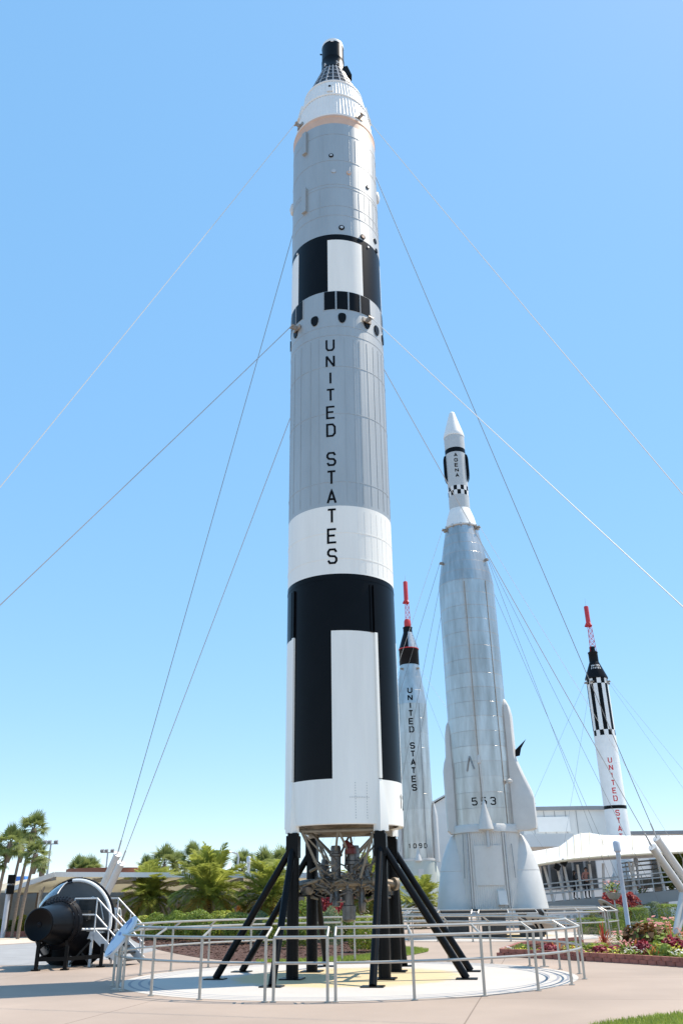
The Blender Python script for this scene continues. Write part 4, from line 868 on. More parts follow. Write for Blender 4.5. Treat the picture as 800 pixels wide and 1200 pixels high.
# ------------------------------------------------------------------ lamp posts, speaker post, flood lights
def lamp_post(px, py_top, base, label):
    P = Vector((base.x, base.y, 0)); h = atY(px, py_top, base.y).z
    t = thing('lamp_post', label, 'lamp', P, 0, 'round headed lamp posts')
    m = MB(); m.lathe([(.11, 0), (.105, .3), (.09, .34), (.075, h-.75), (.085, h-.72), (.085, h-.45), (.11, h-.42)], 14); m.build('post', 'lamp_post', t)
    m = MB(); m.lathe([(.11, h-.42), (.14, h-.38), (.14, h-.08), (.1, h-.02), (.02, h)], 16, caps=(True, True)); m.build('lamp_head', 'lamp_post', t)
    m = MB(); m.box((0, -.1, h-.56), (.12, .06, .14)); m.build('bracket', 'galv', t)
lamp_post(722, 985, gnd(738.5, 1106), 'pale grey lamp post standing in the flower bed')
lamp_post(746, 1005, gnd(755.5, 1083), 'pale grey lamp post with a flower basket among the hedges')
lamp_post(293, 1003, gnd(289, 1092), 'pale grey lamp post behind the date palms')
sp_ = gnd(3, 1099); t = thing('speaker_post', 'light grey post with two black loudspeakers beside the palms', 'post', sp_); hs_ = atY(7, 1026, sp_.y).z
m = MB(); m.tube([(0, 0, 0), (0, 0, hs_)], .13, 12); m.build('post', 'lamp_post', t)
for z in (hs_-.2, hs_-.75):
    m = MB(); m.box((.12, -.12, z), (.42, .34, .46), 0, Matrix.Rotation(.3, 3, 'Z')); m.build('loudspeaker', 'stand_black', t)
def flood(px, py, Y, label):
    P = atY(px, py, Y); t = thing('floodlight_mast', label, 'lamp', (P.x, Y, 0), 0, 'tall floodlight masts')
    m = MB(); m.tube([(0, 0, 0), (0, 0, P.z)], [.16, .09], 8); m.build('mast', 'galv', t); m = MB(); m.box((0, 0, P.z), (1.6, .1, .1)); m.build('crossbar', 'galv', t)
    for x in (-.65, -.15, .55):
        m = MB(); m.box((x, -.1, P.z+.2), (.36, .36, .28), 0, Matrix.Rotation(.4, 3, 'X')); m.build('floodlight', 'trim_grey', t)
flood(60, 989, 95, 'floodlight mast rising behind the tall cabbage palms'); flood(126.5, 999, 105, 'floodlight mast rising behind the round brick building')
P = atY(272, 1003, 70); t = thing('street_lamp', 'street lamp with a curved arm above the date palms', 'lamp', (P.x+.4, 70, 0))
m = MB(); m.tube([(0, 0, 0), (.0, 0, P.z-1.5), (.1, 0, P.z-.1), (0, 0, P.z+.15)], .08, 8); m.build('pole', 'galv', t)
m = MB(); m.tube([(0, 0, P.z+.15), (-.5, 0, P.z+.3)], .06, 8); m.build('arm', 'galv', t); m = MB(); m.lathe([(.02, .2), (.3, .12), (.5, -.02), (.3, -.1), (.02, -.12)], 14); m.build('lamp_head', 'galv', t, loc=(-.85, 0, P.z+.28), scale=(1, .5, 1))

# ------------------------------------------------------------------ buildings and canopies
def wall_arc(pts, z0, z1, mb, mi=0, th=.3):
    for a, b in zip(pts, pts[1:]):
        a = Vector((a[0], a[1], 0)); b = Vector((b[0], b[1], 0)); mb.beam(a+Vector((0, 0, (z0+z1)/2)), b+Vector((0, 0, (z0+z1)/2)), th, z1-z0, mi)
def slab(mb, pts, z0, z1, mi=0): mb.prism([(p[0], p[1]) for p in pts], (1, 0, 0), (0, 1, 0), (0, 0, 1), z1-z0, (0, 0, (z0+z1)/2), mi)
bd = thing('building', 'large white museum building with a rounded upper storey behind the rockets', 'building', (20, 90, 0)); OB = Vector((20, 90, 0))
def px_x(px, Y, py=1000): return atY(px, py, Y).x
hz = lambda px, py, Y: atY(px, py, Y).z
yU = 88.0; x0, x1 = px_x(612, yU, 960), px_x(747, yU, 960); zt = hz(690, 949, yU); arc = [(x0, yU)]+[(x1-5+5*sin(radians(a)), yU+5-5*cos(radians(a))) for a in range(0, 91, 10)]+[(x1, yU+20), (x0, yU+20)]
m = MB(); slab(m, [(p[0]-20, p[1]-90) for p in arc], 0, zt); w1 = m.build('upper_storey', 'wall_grey', bd)
m = MB(); slab(m, [(p[0]-20+(.25 if p[0] > x0+1 else 0), p[1]-90-(.25 if p[1] < yU+8 else 0)) for p in arc], zt, zt+.35); m.build('parapet', 'trim_grey', bd)
m = MB(); m.box((px_x(648, yU, 965)-20, yU-90-.06, hz(648, 966, yU)), (3.2, .12, 1.4)); m.build('recessed_panel', 'wall_white', bd)
for i in range(5):
    m = MB(); xx = x0+(x1-5-x0)*(i+1)/6; m.box((xx-20, yU-90-.02, zt/2), (.05, .05, zt-.1)); m.build('wall_joint', 'trim_grey', bd)
yL = 80.0; xa, xb = px_x(736, yL, 980), px_x(1100, yL, 980); zl = hz(770, 978, yL)
m = MB(); slab(m, [(xa-20, yL-90), (xb-20, yL-90), (xb-20, 8), (xa-20, 8)], 0, zl); lw = m.build('lower_storey', 'wall_white', bd)
m = MB(); slab(m, [(xa-20-.2, yL-90-.3), (xb-20+.2, yL-90-.3), (xb-20+.2, -2), (xa-20-.2, -2)], zl, zl+.3); m.build('parapet', 'trim_grey', bd)
for px in (775, 800, 830):
    m = MB(); X = px_x(px, yL, 1020)-20; zz = hz(775, 1022, yL); f = m.box((X, yL-90-.05, zz), (1.9, .12, 2.1)).build('window', 'trim_grey', bd)
    for k in (-1, 1):
        m = MB(); m.box((X+k*.46, yL-90-.1, zz), (.86, .04, 1.9)); m.build('pane', 'window_dark', f)
# low annex with curved white parapet
yA = 76.0; a0, a1 = px_x(618, yA, 985), px_x(673, yA, 985); za = hz(650, 977, yA)
m = MB(); slab(m, [(a0-20, yA-90), (a1-20, yA-90), (a1-20, yU-90+.2), (a0-20, yU-90+.2)], hz(650, 992, yA), za); m.build('annex_parapet', 'wall_white', bd)
yG = 78.0; g0, g1_ = px_x(610, yG, 1030), px_x(740, yG, 1030)
m = MB(); slab(m, [(g0-20, yG-90), (g1_-20, yG-90), (g1_-20, yU-90+.1), (g0-20, yU-90+.1)], 0, hz(650, 993, yG)); gw = m.build('ground_storey', 'wall_white', bd)
for i, px in enumerate((636, 650, 664, 678, 692)):
    m = MB(); X = px_x(px, yG, 1022)-20; zz = hz(660, 1021, yG); m.box((X, yG-90-.03, zz), (.98, .1, 2.9)); f = m.build('window', 'trim_grey', bd)
    m = MB(); m.box((X, yG-90-.09, zz), (.82, .04, 2.7)); m.build('pane', 'window_dark', f)
# left wing behind the silver rockets, low pitched roof
yW = 96.0; q0, q1 = px_x(503, yW, 940), px_x(622, yW, 940); ze, zr = hz(508, 945, yW), hz(540, 928, yW); xm = (q0+q1)/2
wg = thing('building', 'white gabled hall standing behind the silver rockets', 'building', (xm, yW, 0))
m = MB(); hw = (q1-q0)/2; m.prism([(-hw, 0), (hw, 0), (hw, ze), (0, zr+1.5), (-hw, ze)], (1, 0, 0), (0, 0, 1), (0, 1, 0), 14, (0, 7, 0)); m.build('wall', 'wall_white', wg)
for sg in (-1, 1):
    m = MB(); m.beam((0, 7, zr+1.62), (sg*(hw+.4), 7, ze+.05), 14.6, .16); m.build('roof', 'wall_grey', wg)
for k in range(3):
    m = MB(); m.box((-hw+2+k*3.2, -.04, 4), (1.6, .1, 2.2)); f = m.build('window', 'trim_grey', wg); m = MB(); m.box((-hw+2+k*3.2, -.1, 4), (1.4, .04, 2.0)); m.build('pane', 'window_dark', f)

# white fabric canopy over the ramp
cn = thing('canopy', 'white stretched fabric canopy over the ramp beside the white building', 'canopy', (18, 58, 0)); OC = Vector((18, 58, 0))
cols = [(600, 1016, 1001), (622, 1014, 998), (640, 1011, 995), (655, 1008.5, 992), (664, 1007.2, 985), (672, 1006, 979), (680, 1005.3, 976.5), (690, 1004.4, 976), (705, 1003.2, 978.5), (740, 1001, 979.5), (800, 998, 979), (880, 993, 975), (960, 990, 972)]
m = MB(); V = []; n = 6
for off in (0, -.06):
    for px, yn, yr in cols:
        A_ = atY(px, yn, 56.0); B_ = atY(px, yr, 61.5); D_ = Vector((B_.x+.3, 68.0, A_.z+.2))
        for k in range(n+1): f = k/n; q = A_.lerp(B_, f); q.z -= .35*sin(pi*f); V.append(q-OC+Vector((0, 0, off)))
        for k in range(1, n+1): f = k/n; q = B_.lerp(D_, f); q.z -= .35*sin(pi*f); V.append(q-OC+Vector((0, 0, off)))
kk = 2*n+1; nc = len(cols); F = []
for i in range(nc-1):
    for j in range(kk-1):
        F.append((i*kk+j, (i+1)*kk+j, (i+1)*kk+j+1, i*kk+j+1)); o = nc*kk; F.append((o+i*kk+j, o+i*kk+j+1, o+(i+1)*kk+j+1, o+(i+1)*kk+j))
    F.append((i*kk, nc*kk+i*kk, nc*kk+(i+1)*kk, (i+1)*kk))
for j in range(kk-1): F.append((j, j+1, nc*kk+j+1, nc*kk+j))
m.add(V, F); m.build('fabric', 'canvas', cn)
for i in range(1, nc):
    m = MB(); m.tube([V[i*kk+j]+Vector((0, 0, .02)) for j in range(kk)], .03, 5); m.build('seam', 'canvas_cream', cn)
m = MB(); m.tube([atY(px, yn, 56.0)-OC-Vector((0, 0, .04)) for px, yn, yr in cols], .07, 8); m.build('edge_cable', 'canvas_cream', cn)
for px, lean in ((632, 2), (637, 12), (652, 9), (660, 8), (676, 3), (690, 0), (706, -6), (736, 9), (741, -8), (770, 6), (800, -5)):
    Yc = 57.2; tp = atY(px, 1007+(800-px)*.05, Yc); bt = Vector((tp.x+lean*mpp(tp)*1.0, Yc+.2, 0)); m = MB(); m.tube([bt-OC, tp-OC], [.11, .08], 8); m.build('column', 'mast_white', cn)
for px in (628, 690, 780):
    A_ = atY(px, 1012-(px-622)*.075, 56.3)-OC-Vector((0, 0, .12)); m = MB(); m.tube([A_, A_+Vector((.4, 4.2, 1.0))], .06, 6); m.build('rib', 'mast_white', cn)
for px, py in ((652, 1016), (660, 1011)):
    m = MB(); m.box(atY(px, py, 56.6)-OC, (.35, .3, .35), 0, Matrix.Rotation(.6, 3, 'Y')); m.build('loudspeaker', 'stand_black', cn)
# ramp with tube railings, rising to the right, and its return flight behind
def ramp(label, pts, Yr, th, wd, rail_h=1.05, grp='concrete walkways by the building'):
    P = [atY(px, py, Yr) for px, py in pts]; t = thing('ramp', label, 'ramp', (P[0].x, Yr, 0), 0, grp); O = t.location
    for a, b in zip(P, P[1:]):
        m = MB(); L_ = b-a; m.prism([(0, 0), (L_.x, L_.z), (L_.x, L_.z-th), (0, -th)], (1, 0, 0), (0, 0, 1), (0, 1, 0), wd, Vector((a.x, a.y+wd/2, a.z))-O); m.build('deck', 'ramp_grey', t)
    for side_ in (0.08, wd-.08):
        for q, h in (('top_rail', rail_h), ('middle_rail', rail_h*.75), ('lower_rail', rail_h*.45)):
            m = MB(); m.tube([p-O+Vector((0, side_, h)) for p in P], .04, 6); m.build(q, 'galv', t)
        a, b = P[0], P[-1]; n = max(3, int((b-a).length/2.4))
        for i in range(n+1):
            p = a.lerp(b, i/n); m = MB(); m.tube([p-O+Vector((0, side_, -.02)), p-O+Vector((0, side_, rail_h))], .035, 6); m.build('rail_post', 'galv', t)
    for i in range(1, 4):
        p = P[0].lerp(P[-1], i/4); m = MB(); m.box(Vector((p.x, p.y+wd/2, (p.z-th)/2))-O, (.4, wd*.7, max(.1, p.z-th-.02))); m.build('pier', 'wall_white', t)
    return t
ramp('long grey ramp with tube railings where two people lean', [(632, 1058.5), (720, 1050), (800, 1042), (900, 1033)], 57.0, .62, 2.2)
ramp('upper return ramp with tube railings behind the first ramp', [(735, 1030), (800, 1024), (900, 1016)], 63.5, .7, 2.0)
# low white rail fence in front of the ramp
fe = thing('rail_fence', 'low white rail fence before the long ramp', 'fence', atY(660, 1075, 55)*1.0); fe.location.z = 0
for z in (.35, .7, 1.0):
    m = MB(); m.beam((-1.6, 0, z), (5.2, 0, z), .05, .12); m.build('rail', 'rail_white', fe)
for x in (-1.5, 0.1, 1.8, 3.4, 5.1):
    m = MB(); m.box((x, .06, .52), (.1, .1, 1.04)); m.build('post', 'rail_white', fe)

# cream roofed shelter on the left
sh = thing('shelter', 'long cream shade shelter behind the capsule mock-up and palms', 'shelter', (-25, 56, 0)); OS_ = Vector((-25, 56, 0))
nearL, nearR = atY(65, 1026.5, 52.0), atY(378, 1028, 52.0); farL, farR = atY(-40, 1046, 66.0), atY(400, 1045, 66.0)
nearL2 = atY(8, 1046, 56.0)
m = MB(); Pn = [nearL2, nearL, nearR]; 
top = [nearL2-OS_, nearL-OS_, nearR-OS_, farR-OS_, farL-OS_]; m.add(top+[p+Vector((0, 0, .12)) for p in top], [(4, 3, 2, 1, 0), (5, 6, 7, 8, 9), (0, 1, 6, 5), (1, 2, 7, 6), (2, 3, 8, 7), (3, 4, 9, 8), (4, 0, 5, 9)]); m.build('roof_sheet', 'canvas_cream', sh)
m = MB(); m.beam(nearL-OS_+Vector((0, -.1, .08)), nearR-OS_+Vector((0, -.1, .08)), .12, .26); m.beam(nearL2-OS_+Vector((0, -.1, .08)), nearL-OS_+Vector((0, -.1, .08)), .12, .26); m.build('fascia', 'canvas', sh)
for i in range(11):
    f = i/10; a = nearL.lerp(nearR, f); b = farL.lerp(farR, max(0, f*.95-.05)); m = MB(); m.beam(a-OS_-Vector((0, 0, .12)), b-OS_-Vector((0, 0, .12)), .16, .2); m.build('rafter', 'beam_taupe', sh)
for f in (.25, .75):
    m = MB(); a = nearL.lerp(farL, f)-Vector((0, 0, .1)); b = nearR.lerp(farR, f)-Vector((0, 0, .1)); m.beam(a-OS_, b-OS_, .12, .1); m.build('purlin', 'beam_taupe', sh)
for px, Yc in ((46, 56), (100, 55), (165, 55), (230, 55), (300, 55), (360, 55)):
    zc = 3.0+.2; p = atY(px, 1060, Yc); m = MB(); m.tube([Vector((p.x, Yc, 0))-OS_, Vector((p.x, Yc, 2.9))-OS_], .1, 10); m.tube([Vector((p.x, Yc, 2.0))-OS_, Vector((p.x+.9, Yc-1.6, 3.25))-OS_], .06, 8); m.build('column', 'mast_white', sh)
m = MB(); m.box(Vector(((farL.x+farR.x)/2, 67, 1.3))-OS_, (abs(farR.x-farL.x), .3, 2.6)); m.build('rear_wall', 'beam_taupe', sh)
m = MB(); m.prism([(-.6, -.22), (.6, -.12), (.5, .26), (-.15, .24)], (1, 0, 0), (0, 0, 1), (0, 1, 0), .8); tag(m.build('awning', 'blue_canvas', None, loc=atY(22, 1032, 60)), 'small blue awning roof beside the tall cabbage palms', 'awning')
# brick buildings far behind
bb = thing('building', 'round red brick building with a flat roof behind the shelter', 'building', (atY(128, 1030, 92).x, 95, 0)); zt = hz(128, 1017.5, 92)
m = MB(); m.lathe([(5.0, 0), (5.0, zt-.9)], 40); m.build('wall', 'brick_wall', bb); m = MB(); m.lathe([(5.0, zt-.9), (5.15, zt-.88), (5.15, zt), (0.1, zt+.05)], 40); m.build('parapet', 'brick_wall', bb)
for i in range(7):
    a = -60+i*20; m = MB(); m.box((5.0*sin(radians(a)), -5.0*cos(radians(a)), 3), (.9, .12, 1.6), 0, Matrix.Rotation(radians(a), 3, 'Z')); m.build('window', 'window_dark', bb)
b3 = thing('building', 'long red brick building behind the date palms', 'building', (atY(330, 1030, 90).x, 90, 0)); zt = hz(330, 1027, 90)
m = MB(); m.box((0, 4, zt/2), (16, 8, zt)); m.build('wall', 'brick_wall', b3); m = MB(); m.box((0, 3.9, zt+.15), (16.4, 8.4, .3)); m.build('roof_edge', 'trim_grey', b3)
for i in range(5):
    m = MB(); m.box((-6+i*3, -.03, 2.2), (1.4, .1, 1.4)); m.build('window', 'window_dark', b3)

# ------------------------------------------------------------------ vegetation
def blade(mb, p, d, up, L_, w_, droop=.3, seg=2, mi=0):
    """one leaf: tapering strip that bends down"""
    d = d.normalized(); sd_ = d.cross(up)
    if sd_.length < 1e-3: sd_ = Vector((1, 0, 0))
    sd_.normalize(); V = []; q = Vector(p); dd = Vector(d)
    for i in range(seg+1):
        f = i/seg; wv_ = w_*(0.5 if i == 0 else (1.0 if i < seg else .08)); V += [q-sd_*wv_/2, q+sd_*wv_/2]; q = q+dd*L_/seg; dd = (dd-Vector((0, 0, droop/seg*1.6))).normalized()
    mb.add(V, [(2*i, 2*i+1, 2*i+3, 2*i+2) for i in range(seg)], mi)
def pinnate(seed, drp, dry=0):
    """date palm frond, 1 m long, along +X"""
    rnd = random.Random(seed); mb = MB(); n = 24; P = []
    for i in range(n+1):
        t = i/n; P.append(Vector((t-.18*drp*t**3, 0, .25*t-drp*.55*t*t)))
    mb.tube(P, [.014*(1-.8*i/n) for i in range(n+1)], 4, 0, False)
    for i in range(2, n+1):
        t = i/n; d = (P[i]-P[i-1]).normalized(); L_ = .30*(sin(pi*min(1, t*.9+.08))**.6)*rnd.uniform(.85, 1.1)
        for sg in (-1, 1):
            for k in (0, .5):
                q = P[i]*(1-k)+P[i-1]*k; dv = d*rnd.uniform(.55, .8)+Vector((0, sg, 0))*.8+Vector((0, 0, rnd.uniform(.0, .35)))
                blade(mb, q, dv, Vector((0, 0, 1)), L_, .026, .55, 2, 0)
    return mb.mesh('frond', 'leaf_palm_dry' if dry else 'leaf_palm', 180)
FR_ = [pinnate(1, .35), pinnate(2, .6), pinnate(3, .9), pinnate(4, 1.2)]; FR_D = pinnate(5, 1.3, 1)
def fan(seed, drp):
    rnd = random.Random(seed); mb = MB(); mb.tube([(0, 0, 0), (.3, 0, .06), (.5, 0, .05)], .012, 4); c = Vector((.5, 0, .05))
    for i in range(19):
        a = radians(-115+230*i/18); d = Vector((cos(a), sin(a), .12*cos(a*2))); blade(mb, c, d, Vector((0, 0, 1)), .55*rnd.uniform(.85, 1.1)*(1-.15*abs(a)/2), .05, drp*rnd.uniform(.7, 1.4), 3)
    return mb.mesh('frond', 'leaf_sabal', 180)
FAN = [fan(11, .12), fan(12, .3), fan(13, .7)]
def trunk(h, r0, r1, bend, rough=.12, n=10, seed=0):
    rnd = random.Random(seed); mb = MB(); k = max(6, int(h*3)); pts = []; rs = []
    for i in range(k+1):
        f = i/k; pts.append((bend[0]*f*f, bend[1]*f*f, h*f)); rs.append((r0+(r1-r0)*f)*(1+rough*rnd.uniform(-1, 1)))
    mb.tube(pts, rs, n); return mb, Vector(pts[-1])
def date_palm(P, h, L_, label, seed, nfr=58):
    rnd = random.Random(seed); t = thing('date_palm', label, 'palm', P, rnd.uniform(0, 6), 'date palms in the planting beds')
    mb, top_ = trunk(h, .17, .14, (rnd.uniform(-.15, .15), 0), .2, 10, seed); tk = mb.build('trunk', 'trunk', t)
    mb = MB()
    for i in range(26):                                          # cut leaf bases
        a = i*2.4; z = h*.45+h*.5*i/26; blade(mb, Vector((.13*cos(a), .13*sin(a), z)), Vector((cos(a), sin(a), .9)), Vector((0, 0, 1)), .22, .07, .1, 1)
    mb.build('leaf_bases', 'trunk', tk, 180)
    for i in range(nfr):
        f = i/nfr; az = i*2.39996+rnd.uniform(-.2, .2); el = radians(82-105*f+rnd.uniform(-8, 8)); k = min(3, int(f*4))
        me = FR_D if (f > .8 and rnd.random() < .55) else FR_[k]
        place('frond', me, t, top_+Vector((0, 0, -.12*f)), rot=(rnd.uniform(-.25, .25), -el, az), scale=L_*rnd.uniform(.85, 1.1)*(.75 if f < .12 else 1))
    return t
for (px, py, cy, L_, sd_) in ((172, 1096, 1053, 2.25, 21), (245, 1099, 1050, 2.7, 22), (314, 1099, 1053, 2.25, 23), (437, 1098, 1052, 2.1, 24), (497, 1088, 1058, 1.9, 25)):
    P = gnd(px, py); h = atY(px, cy, P.y).z
    date_palm(P, h, L_, {21: 'feathery date palm beside the white anchor mast', 22: 'widest feathery date palm, in the middle of the mulch bed', 23: 'feathery date palm between the lamp post and the black stand legs', 24: 'date palm with yellowing fronds seen behind the rocket engine', 25: 'date palm beside the rocket numbered 109D'}[sd_], sd_)
def cabbage_palm(px, pyc, Y, label, seed, L_=1.55, bend=0.0, nfr=27):
    rnd = random.Random(seed); c = atY(px, pyc, Y); t = thing('cabbage_palm', label, 'palm', (c.x-bend, Y, 0), 0, 'tall cabbage palms'); h = c.z-.2
    mb, top_ = trunk(h, .10, .08, (bend, 0), .07, 10, seed); tk = mb.build('trunk', 'trunk', t)
    mb = MB(); mb.lathe([(.10, h-1.0), (.17, h-.65), (.19, h-.3), (.12, h+.05)], 10, origin=(top_.x*.97, 0, 0)); mb.build('boot_collar', 'trunk', tk)
    for i in range(nfr):
        f = i/nfr; az = i*2.39996+rnd.uniform(-.3, .3); el = radians(85-135*f+rnd.uniform(-10, 10))
        place('frond', FAN[min(2, int(f*3))], t, top_+Vector((0, 0, -.1*f)), rot=(rnd.uniform(-.6, .6), -el, az), scale=L_*rnd.uniform(.85, 1.15))
for a in ((41, 967, 52, 'tallest cabbage palm of the cluster by the shelter', 31, 1.0, .45), (13, 984, 50, 'leaning cabbage palm beside the speaker post', 32, 1.0, .3), (27, 987, 56, 'cabbage palm at the back of the cluster by the shelter', 33, .9, .3), (43, 997, 50, 'shorter cabbage palm in front of the tallest one', 34, .9, .4), (-2, 1003, 50, 'cabbage palm beyond the speaker post at the edge of the cluster', 35, .9, .2),
          (51, 1011, 58, 'small cabbage palm crown beside the shelter roof corner', 36, .5, .1)): cabbage_palm(*a)
for a in ((193, 1010, 78, 'round headed cabbage palm behind the shelter roof', 41, 1.6), (208, 1012, 82, 'second round headed cabbage palm behind the shelter roof', 42, 1.5), (226, 1004, 80, 'cabbage palm rising above the widest date palm', 43, 1.5), (172, 1015, 84, 'low cabbage palm behind the shelter near the brick building', 44, 1.3), (285, 1014, 84, 'cabbage palm near the street lamp', 45, 1.7), (310, 1016, 80, 'cabbage palm behind the lamp post', 46, 1.8), (330, 1014, 86, 'cabbage palm beside the long brick building', 47, 1.9), (105, 1020, 120, 'distant cabbage palm beside the round brick building', 48, 2.2), (92, 1021, 120, 'distant cabbage palm left of the round brick building', 49, 2.2)):
    cabbage_palm(*a, 0.1, 26)

def bush_mesh(name, mname, n, kind='ball', lf=.075, seed=1, m2=None, frac=.12):
    """unit shrub: leaf faces through the outer half of the volume, base at z=0, height about 1, radius about .5"""
    rnd = random.Random(seed); mb = MB(); lumps = [(rnd.uniform(0, 6.28), rnd.uniform(-.4, 1), rnd.uniform(.78, 1.08)) for _ in range(26)]
    for i in range(n):
        if kind == 'ball':
            a = rnd.uniform(0, 6.28); cz = rnd.uniform(-.75, 1); sr = sqrt(1-cz*cz); k = 1.0
            for la, lz, lk in lumps:
                dd = (cos(a)*sr-cos(la)*sqrt(max(0, 1-lz*lz)))**2+(sin(a)*sr-sin(la)*sqrt(max(0, 1-lz*lz)))**2+(cz-lz)**2
                if dd < .18: k *= 1+(lk-1)*(1-dd/.18)
            r = k*(1-.4*rnd.random()**2.2); nrm = Vector((cos(a)*sr, sin(a)*sr, cz)); p = Vector((nrm.x*.5*r, nrm.y*.5*r, .46+nrm.z*.54*r))
        else:
            f = rnd.choice((0, 0, 1, 2, 3, 4)); u, v = rnd.uniform(-.5, .5), rnd.uniform(-.5, .5); dpt = .5-.09*rnd.random()**2
            nrm = [Vector((0, 0, 1)), Vector((1, 0, 0)), Vector((-1, 0, 0)), Vector((0, 1, 0)), Vector((0, -1, 0))][f]
            p = Vector((u, v, .5+dpt)) if f == 0 else (Vector((nrm.x*dpt, u, .5+v)) if f < 3 else Vector((u, nrm.y*dpt, .5+v)))
            p += Vector((rnd.gauss(0, .018), rnd.gauss(0, .018), rnd.gauss(0, .02)))
        q = (nrm+Vector((rnd.gauss(0, .6), rnd.gauss(0, .6), rnd.gauss(0.2, .6)))).normalized(); t = q.cross(Vector((rnd.random(), rnd.random(), rnd.random()))).normalized(); b = q.cross(t); s_ = lf*rnd.uniform(.6, 1.3)
        mb.add([p-t*s_*.5, p+b*s_*.28, p+t*s_*.5, p-b*s_*.28], [(0, 1, 2, 3)], 1 if (m2 and rnd.random() < frac) else 0)
    return mb.mesh(name, [mname]+([m2] if m2 else []), 180)
def rosette(name, mname, n, seed, w_=.05, droop=.9, el0=20, el1=85, m2=None):
    rnd = random.Random(seed); mb = MB()
    for i in range(n):
        a = i*2.4+rnd.uniform(-.3, .3); el = radians(rnd.uniform(el0, el1)); z = rnd.uniform(.02, .3); blade(mb, Vector((0, 0, z)), Vector((cos(a)*cos(el), sin(a)*cos(el), sin(el))), Vector((0, 0, 1)), rnd.uniform(.55, .8), w_*rnd.uniform(.8, 1.3), droop*rnd.uniform(.5, 1.2), 4, 1 if (m2 and rnd.random() < .35) else 0)
    mb.tube([(0, 0, 0), (0, 0, .3)], .02, 5); return mb.mesh(name, [mname]+([m2] if m2 else []), 180)
def flower_mesh(name, leaf, petal, seed, n=110, nf=26):
    rnd = random.Random(seed); mb = MB()
    for i in range(n):
        a = rnd.uniform(0, 6.28); r = .5*sqrt(rnd.random()); p = Vector((r*cos(a), r*sin(a), rnd.uniform(.05, .75)*(1-.5*r))); blade(mb, p, Vector((cos(a), sin(a), rnd.uniform(.2, 1.4))), Vector((0, 0, 1)), rnd.uniform(.14, .26), .09, .5, 2)
    for i in range(nf):
        a = rnd.uniform(0, 6.28); r = .48*sqrt(rnd.random()); p = Vector((r*cos(a), r*sin(a), rnd.uniform(.65, .95)*(1-.3*r))); q = Vector((rnd.gauss(0, .4), rnd.gauss(-.2, .4), 1)).normalized(); t = q.cross(Vector((1, .3, 0))).normalized(); b = q.cross(t); s_ = rnd.uniform(.05, .085)
        mb.add([p+q*.02]+[p+(t*cos(k*pi/3)+b*sin(k*pi/3))*s_*(1 if k % 2 else .75) for k in range(6)], [(0, 1+k, 1+(k+1) % 6) for k in range(6)], 1)
    return mb.mesh(name, [leaf, petal], 180)
V_ = dict(hedge=[bush_mesh('shrub', 'leaf_hedge', 2600, 'ball', .07, 51), bush_mesh('shrub', 'leaf_hedge', 2600, 'ball', .07, 52)], grey=[bush_mesh('shrub', 'leaf_grey', 3600, 'ball', .05, 53)], lime=[bush_mesh('shrub', 'leaf_lime', 2400, 'ball', .075, 54, 'leaf_fresh', .4)],
          box=[bush_mesh('hedge', 'leaf_hedge', 3200, 'box', .06, 55)], limebox=[bush_mesh('hedge', 'leaf_lime', 3000, 'box', .06, 56, 'leaf_fresh', .3)], red=[bush_mesh('shrub', 'leaf_red', 1500, 'ball', .12, 57, 'leaf_maroon', .3)], pink=[bush_mesh('shrub', 'leaf_pink', 1400, 'ball', .12, 58, 'leaf_red', .3)],
          maroon=[bush_mesh('plant', 'leaf_maroon', 260, 'ball', .24, 59, 'leaf_pink', .2)], bronze=[bush_mesh('plant', 'leaf_bronze', 300, 'ball', .26, 60, 'leaf_fresh', .18)], fresh=[bush_mesh('plant', 'leaf_fresh', 260, 'ball', .25, 61, 'leaf_lime', .3), bush_mesh('plant', 'leaf_fresh', 260, 'ball', .25, 62, 'leaf_hedge', .4)],
          orange=[rosette('plant', 'leaf_orange', 34, 63, .055, .8, 15, 85, 'leaf_red')], brom=[rosette('plant', 'leaf_fresh', 26, 64, .08, 1.0, 25, 80, 'leaf_orange')], ti=[rosette('plant', 'leaf_hedge', 30, 65, .09, .9, 30, 88)],
          yellow=[flower_mesh('plant', 'leaf_fresh', 'petal_yellow', 66), flower_mesh('plant', 'leaf_hedge', 'petal_yellow', 67)], white=[flower_mesh('plant', 'leaf_fresh', 'petal_white', 68)], pinkfl=[flower_mesh('plant', 'leaf_fresh', 'petal_pink', 69)])
LBL = dict(hedge='dark green rounded shrub', grey='grey green clipped ball shrub', lime='yellow green loose shrub', box='dark green clipped box hedge', limebox='lime green clipped box hedge', red='bright red leaved shrub', pink='pinkish red leaved shrub', maroon='dark maroon leaved bedding plant', bronze='bronze and green croton plant', fresh='fresh green leafy bedding plant', orange='orange red spiky leaved plant', brom='green rosette plant with orange tips', ti='dark green strap leaved plant', yellow='low plant with yellow flowers', white='low plant with small white flowers', pinkfl='leafy plant with salmon pink flowers')
CATG = dict(box='hedge', limebox='hedge'); CATG.update({k: 'shrub' for k in ('hedge', 'grey', 'lime', 'red', 'pink')})
_vi = [0]
def plant(kind, P, wd, ht, where, dp=None, rz=None):
    _vi[0] += 1; me = V_[kind][_vi[0] % len(V_[kind])]; c = CATG.get(kind, 'plant')
    o = place({'hedge': 'hedge', 'shrub': 'shrub', 'plant': 'plant'}[c], me, None, (P[0], P[1], .012), random.uniform(0, 6.28) if rz is None else rz, (wd, dp or wd, ht))
    return tag(o, LBL[kind]+' '+where, c, 'planting: '+LBL[kind]+' '+where)
def plant_px(kind, px, py, wpx, hpx, where, rz=None):
    if where == W1: hpx *= 1.35
    P = gnd(px, py); k = mpp(P); return plant(kind, P, wpx*k, hpx*k, where, None, rz)
W1 = 'in the central mulch bed'
